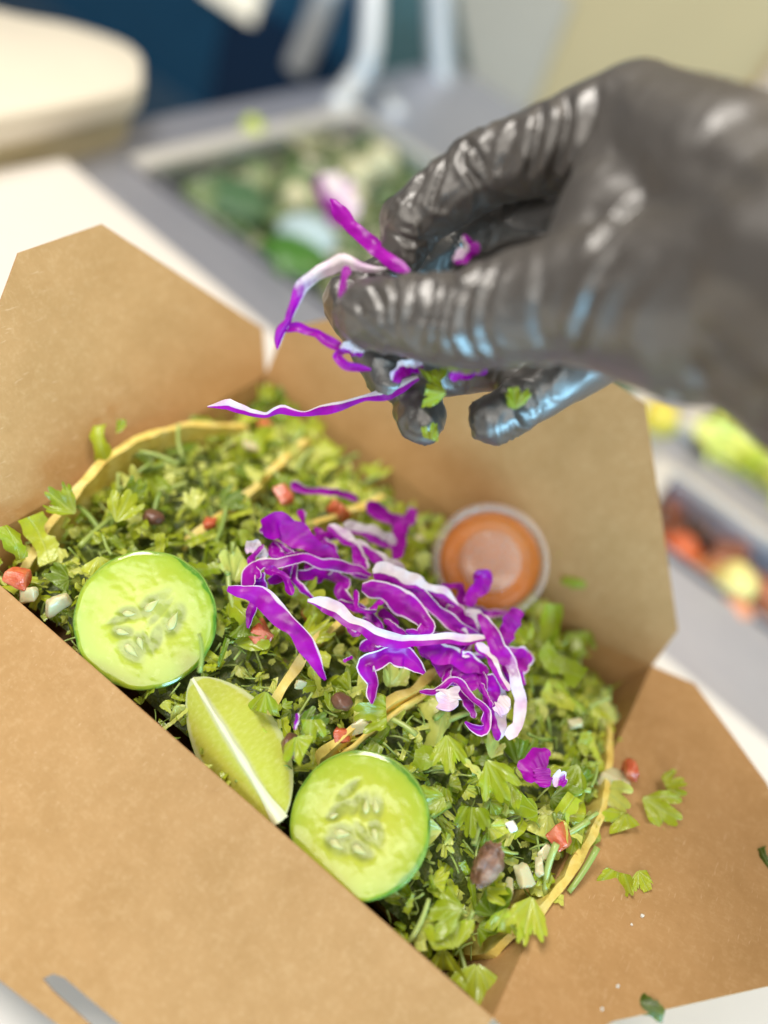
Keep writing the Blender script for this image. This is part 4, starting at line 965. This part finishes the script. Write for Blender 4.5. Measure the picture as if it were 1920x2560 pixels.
for x, y, s, lb in ((1387, 1978, .10, 'tiny white crumb high on the right flap'), (1364, 1997, .07, 'tiniest pale crumb just below the high one on the right flap'), (1301, 2224 - 45, .08, 'tiny white crumb near the fold left of the wilted scrap'), (1335, 2130, .09, 'tiny white crumb above the wilted scrap')):
    p = on(x, y, .6); p = on(x, y, (p[0] - LX) * math.tan(math.radians(13)) + .06); put('crumb', dice_mesh('crumb', s, WHITEBIT, x), p, lb, 'crumb')
for x, y, s, lb in ((630, 1612, .8, 'dark reddish bean right of the lime wedge'), (738, 1515, .75, 'brown bean under the leaf strip left of the white arch'), (330, 1118, .8, 'dull brown meat crumb behind the leaf cluster')):
    p = on(x, y, 1); p = on(x, y, zf(p[0], p[1]) + .42); put('bean', chunk_mesh('bean', s * .48, BEAN, x * .1, .7), p, lb, 'bean', None, (.5, .4, x))
MT = NT('seared_meat', .16, Specular_IOR_Level=.8); mn = MT.noise(240, 5, .7)
MT.base(MT.ramp(mn, [(.32, (.07, .028, .015)), (.48, (.24, .11, .06)), (.6, (.40, .23, .14)), (.72, (.58, .42, .29))])); MT.bump(mn, .0022, .9); MEAT = MT.m
p = on(1052, 1868, 1); p = on(1052, 1868, zf(p[0], p[1]) + 1.0)
bm = bmesh.new(); bmesh.ops.create_icosphere(bm, subdivisions=4, radius=1); V = []
for v in bm.verts:
    q = np.array(v.co); s = 1 + .28 * nz(q, 1.5, 2) + .16 * nz(q, 4, 1) + .08 * nz(q, 9, 4); q = q * s; xx = q[0] * .42 + .12 * q[1]; yy = q[1] * .66
    V.append(p + (RGT * (xx + .10 * q[1]) + UPV * yy + FWD * q[2] * .38))
F = [[v.index for v in f.verts] for f in bm.faces]; bm.free()
tag(obj('meat_chunk', V, F, MEAT), 'glossy seared brown meat chunk lying in the greens near the right tortilla', 'meat')

# ------------------------------------------------------------------ gloved hand
def make_glove():
    m = NT('black_nitrile', .44, Specular_IOR_Level=1.0, Sheen_Weight=.08, Sheen_Roughness=.5)
    n1 = m.noise(60, 3)
    m.base(m.mix(n1, (.026, .022, .019), (.052, .045, .039)))
    m.b.inputs['Coat Weight'].default_value = .9; m.b.inputs['Coat Roughness'].default_value = .42; m.b.inputs['Coat IOR'].default_value = 1.75; m.b.inputs['Coat Tint'].default_value = (1, .95, .9, 1)
    wr = m.noise(130, 4, .62, None, (1, 1, .45)); m.bump(wr, .0012, .45)
    return m.m
GLOVE = make_glove()
J = {k: dep(x, y, d) for k, (x, y, d) in dict(
    wr=(1760, 628, 16.6), wr2=(2060, 770, 14.8), arm=(3300, 1180, 15.5), thA=(1500, 650, 18.2), thB=(1265, 640, 19.6), thC=(1010, 690, 21.0), thD=(800, 680, 22.2), web=(1330, 470, 20.0),
    iA=(1375, 262, 20.6), iB=(1045, 365, 22.4), iC=(893, 472, 23.1), iD=(872, 545, 23.3), iP=(1560, 400, 18.5),
    mA=(1330, 420, 22.8), mB=(990, 520, 25.6), mC=(758, 655, 24.4), mD=(838, 822, 24.2),
    rA=(1350, 520, 23.0), rB=(1010, 640, 25.2), rC=(880, 800, 25.0), rD=(912, 908, 24.2),
    pA=(1390, 680, 22.6), pB=(1235, 800, 23.6), pC=(1130, 868, 23.9), q1=(940, 800, 25.8), q2=(1230, 740, 24.9), q3=(1120, 815, 25.0), pD=(1063, 905, 23.7)).items()}
SEG = [('arm', 'wr2', 4.1, 3.4), ('wr2', 'wr', 3.45, 3.0), ('wr', 'iP', 2.7, 2.0), ('iP', 'iA', 2.1, 1.45), ('wr', 'thA', 2.7, 2.35), ('thA', 'thB', 2.35, 1.75), ('thB', 'thC', 1.7, 1.30), ('thC', 'thD', 1.30, .98),
       ('web', 'thB', 1.5, 1.4), ('web', 'iP', 1.4, 1.6), ('web', 'thA', 1.5, 1.8), ('iA', 'web', 1.3, 1.3),
       ('iA', 'iB', 1.42, 1.02), ('iB', 'iC', 1.04, .90), ('iC', 'iD', .88, .70),
       ('wr', 'mA', 2.2, 1.4), ('mA', 'mB', 1.25, 1.0), ('mB', 'mC', 1.0, .86), ('mC', 'mD', .84, .62), ('wr', 'rA', 2.2, 1.4), ('rA', 'rB', 1.2, .95), ('rB', 'rC', .95, .82), ('rC', 'rD', .80, .74),
       ('wr', 'pA', 2.1, 1.3), ('pA', 'pB', 1.2, .95), ('pB', 'pC', .92, .80), ('pC', 'pD', .80, .74), ('q1', 'q2', .95, 1.15), ('q3', 'q2', .8, 1.0), ('iA', 'mA', 1.35, 1.35), ('mA', 'rA', 1.35, 1.35), ('rA', 'pA', 1.3, 1.3)]
def hand():
    bm = bmesh.new()
    for a, b_, ra, rb in SEG:
        A, B_ = J[a], J[b_]; ax = unit(B_ - A); L = np.linalg.norm(B_ - A); e1 = unit(np.cross(ax, [.3, .2, .9])); e2 = np.cross(ax, e1)
        n, k = 20, 7; rings = []
        prof = [(-ra * math.cos(t), ra * math.sin(t)) for t in np.linspace(.02, PI / 2, k)] + [(L + rb * math.sin(t), rb * math.cos(t)) for t in np.linspace(0, PI / 2 - .02, k)]
        for x, r_ in prof: rings.append([bm.verts.new(A + ax * x + (e1 * math.cos(2 * PI * j / n) + e2 * math.sin(2 * PI * j / n)) * r_) for j in range(n)])
        for p_, q_ in zip(rings, rings[1:]):
            for j in range(n): bm.faces.new((p_[j], p_[(j + 1) % n], q_[(j + 1) % n], q_[j]))
        bm.faces.new(rings[0][::-1]); bm.faces.new(rings[-1])
    bmesh.ops.recalc_face_normals(bm, faces=bm.faces[:])
    me = bpy.data.meshes.new('tmp'); bm.to_mesh(me); bm.free()
    o = bpy.data.objects.new('tmp', me); COL.objects.link(o)
    r_ = o.modifiers.new('r', 'REMESH'); r_.mode = 'VOXEL'; r_.voxel_size = .10
    s_ = o.modifiers.new('s', 'SMOOTH'); s_.factor = .6; s_.iterations = 10
    dg = bpy.context.evaluated_depsgraph_get(); dg.update()
    m2 = bpy.data.meshes.new_from_object(o.evaluated_get(dg)); bpy.data.objects.remove(o)
    n = len(m2.vertices); V = np.empty(n * 3); m2.vertices.foreach_get('co', V); V = V.reshape(-1, 3)
    Nn = np.empty(n * 3); m2.vertices.foreach_get('normal', Nn); Nn = Nn.reshape(-1, 3)
    F = [tuple(p.vertices) for p in m2.polygons]
    bv = BVHTree.FromPolygons(V.tolist(), F)
    D = np.zeros(n)
    folds = [  # creases of the loose glove: polyline seen from the viewer, depth, half width
        ([(1052, 560), (1008, 640), (1002, 720), (1040, 782)], .11, .13), ([(1018, 600), (975, 660), (968, 730), (985, 775)], .07, .10), ([(1082, 570), (1050, 640), (1048, 730), (1085, 785)], .07, .12),
        ([(1345, 545), (1290, 620), (1262, 690), (1232, 760)], .15, .16), ([(1400, 420), (1330, 480), (1275, 545)], .09, .14), ([(1440, 560), (1360, 640), (1330, 720)], .06, .2), ([(1180, 590), (1160, 680), (1180, 760)], .05, .15),
        ([(1172, 215), (1160, 300), (1140, 400)], .13, .12), ([(1225, 190), (1222, 280), (1190, 400)], .14, .13), ([(1120, 240), (1100, 320), (1070, 380)], .06, .10), ([(1290, 170), (1280, 260), (1245, 350)], .05, .14),
        ([(925, 360), (900, 410), (880, 450)], .08, .07), ([(965, 335), (945, 400), (925, 470)], .10, .08), ([(1015, 300), (1000, 350), (1040, 400)], .10, .09), ([(905, 400), (860, 440), (835, 480)], .07, .07), ([(850, 500), (885, 520), (930, 520)], .07, .07), ([(985, 290), (1030, 330), (1060, 400)], .07, .08),
        ([(800, 610), (825, 660), (832, 720)], .07, .07), ([(850, 600), (855, 650), (850, 705)], .08, .08), ([(900, 598), (892, 650), (880, 700)], .08, .08), ([(935, 600), (925, 680), (900, 750)], .06, .07), ([(960, 610), (945, 690), (930, 760)], .06, .07), ([(770, 650), (800, 700), (850, 740)], .06, .08),
        ([(1480, 800), (1560, 850), (1660, 930)], .12, .2), ([(1440, 850), (1540, 900), (1660, 965)], .10, .16), ([(1520, 720), (1590, 780), (1660, 830)], .08, .22), ([(1480, 330), (1560, 380), (1659, 420)], .05, .25)]
    for pl, amp, wd in folds:
        pts = []
        for x, y in curve(pl, 16):
            h = bv.ray_cast(Vector(CAM), Vector(unit(ray(x, y))))
            if h[0] is not None: pts.append(np.array(h[0]))
        if len(pts) < 3: continue
        pts = np.array(pts); best = np.full(n, 1e9); tt = np.zeros(n)
        for i in range(len(pts) - 1):
            a, c = pts[i], pts[i + 1]; d = c - a; L2 = d @ d
            if L2 > 4: continue
            t = np.clip(((V - a) @ d) / (L2 + 1e-9), 0, 1); q = np.linalg.norm(V - (a + t[:, None] * d), axis=1)
            up = q < best; best[up] = q[up]; tt[up] = (i + t[up]) / (len(pts) - 1)
        fade = np.clip(np.minimum(tt, 1 - tt) * 5 + .1, 0, 1)
        D -= fade * amp * 1.35 * np.exp(-(best / wd) ** 2); D += fade * amp * .55 * np.exp(-((best - 2.1 * wd) / (wd * 1.1)) ** 2)
    tips = np.array([J[k] for k in ('iB', 'iC', 'thD', 'thC', 'mC', 'rD', 'pD')])
    for i in range(n):
        q = V[i]; near = math.exp(-(np.min(np.linalg.norm(tips - q, axis=1)) / 1.9) ** 2)
        wq = Vector(q) + .5 * mnoise.noise_vector(Vector(q * .8)); a_ = max(0, 1 - abs(mnoise.noise(wq * .95)) * 3.2) ** 1.5; b2 = max(0, 1 - abs(mnoise.noise(wq * 2.0 + Vector((5, 1, 2)))) * 3.0) ** 1.5
        D[i] += (.025 + .085 * near) * a_ + (.008 + .05 * near) * b2 + .05 * mnoise.noise(Vector(q * .5)) - .03 * near
    V2 = V + Nn * D[:, None]
    o = obj('gloved_hand', V2, F, GLOVE)
    for p_ in range(1): pass
    bpy.data.meshes.remove(m2)
    return tag(o, 'hand in a wrinkled black disposable glove pinching shredded cabbage above the box', 'hand')
hand()

# ------------------------------------------------------------------ cabbage and greens held by the hand
def held(pts, px, d, roll, kind, label, seed, ruffle=.08, mapf=c3):
    ds = np.interp(np.linspace(0, 1, len(pts)), np.linspace(0, 1, len(d)), d); P = [dep(*mapf(x, y), q) for (x, y), q in zip(pts, ds)]
    k = (1 / 2.3042 / 1.15732) * np.mean(ds) / FPX
    return shred(P, [q * k for q in px], roll, kind, label, 'purple cabbage shreds held in the gloved fingers', seed, ruffle, .06)
for i, a in enumerate([
    ([(795, 45), (850, 110), (925, 215), (1035, 300), (1100, 375), (1250, 465)], [30, 75, 90, 85, 80, 60], [23.6, 23.2, 22.3], [0, 20], 'N', 'held purple shred pointing up and away from the fingertips'),
    ([(1130, 445), (960, 430), (865, 400), (735, 470), (640, 540), (590, 650), (560, 750), (515, 800), (490, 905)], [35, 55, 80, 95, 75, 55, 50, 55, 25], [22.6, 22.9, 23.3], [20, 0, 30], 'WP', 'held white and purple shred bending down left of the thumb'),
    ([(520, 790), (620, 790), (720, 825), (800, 870), (870, 900), (830, 950), (900, 1010), (1030, 1020)], [40, 50, 55, 60, 50, 45, 50, 40], [23.3, 23.0, 22.9], [10, 0], 'N', 'held purple shred curling back under the thumb tip'),
    ([(900, 440), (870, 520), (865, 640), (868, 760), (940, 870)], [50, 45, 45, 50, 40], [22.6, 22.3, 22.4], [10, 10], 'N', 'thin held purple strand running across the thumb tip'),
    ([(85, 1240), (210, 1225), (330, 1270), (430, 1285), (520, 1250), (640, 1275), (740, 1255), (830, 1235), (1000, 1190), (1130, 1150), (1300, 1075)], [20, 75, 40, 30, 65, 28, 50, 60, 35, 85, 60], [25.2, 24.6, 23.6], [20, -10, 20], 'M', 'long wavy lilac strand trailing out below the fingers'),
    ([(850, 900), (930, 900), (990, 930)], [45, 85, 50], [22.9], [0, 0], 'W', 'pinkish white chip beneath the thumb tip'),
    ([(1150, 1090), (1220, 1020), (1330, 1000)], [60, 95, 70], [23.0], [0, 10], 'M', 'pink purple piece between thumb and ring finger'),
    ([(1480, 1060), (1580, 1050), (1700, 1010)], [50, 70, 50], [22.6], [0, 0], 'N', 'purple piece under the middle of the thumb'),
    ([(1500, 410), (1560, 360), (1620, 320), (1560, 250)], [60, 90, 70, 40], [21.9, 21.6], [0, 0], 'M', 'white and magenta piece in the hollow behind the thumb')]): held(*a, seed=400 + i)
def held_leaf(x, y, d, s, spin, tilt, label, kind, idx):
    p = dep(x, y, d); v = unit(CAM - p); n = unit(v + RGT * tilt[0] + UPV * tilt[1]); a = unit(RGT - n * (RGT @ n)); b_ = np.cross(n, a); q = math.radians(spin)
    g = {'leaf': LEAVES, 'frag': FRAGS}[kind][idx]
    herb_obj('cilantro_leaf', herb_data('cilantro_leaf', g, HERB, .0), p, np.stack([a * math.cos(q) + b_ * math.sin(q), -a * math.sin(q) + b_ * math.cos(q), n], 1), s, label, 'cilantro leaf', 'green pieces held in the gloved fingers', .56)
held_leaf(965, 850, 22.7, 1.0, 80, (.1, .1), 'bright green leaf held between the fingertips', 'leaf', 1)
held_leaf(940, 835, 22.9, .9, 10, (.2, .3), 'paler green leaf behind the bright one between the fingertips', 'leaf', 9)
held_leaf(1005, 790, 21.5, .75, 95, (0, .5), 'thin lime green leaf edge along the underside of the thumb', 'frag', 4)
held_leaf(1114, 885, 22.6, .8, 8, (.2, 0), 'green leaf strip across the curled little finger', 'leaf', 6)
held_leaf(928, 960, 23.2, .7, -15, (0, 0), 'pale green scrap dangling below the ring fingertip', 'leaf', 13)
held_leaf(725, 655, 25.6, .5, 10, (0, 0), 'tiny dark green scrap behind the middle finger', 'leaf', 3)
p = on(722, 420, -4.0)
shred([dep(700, 372, 50), dep(728, 420, 50), dep(752, 480, 50)], [1.7, 2.3, 1.8], [0, 10], 'W', 'blurred pale pink cabbage shred hanging over the salad pan rim', 'cabbage in the salad pan', 501)
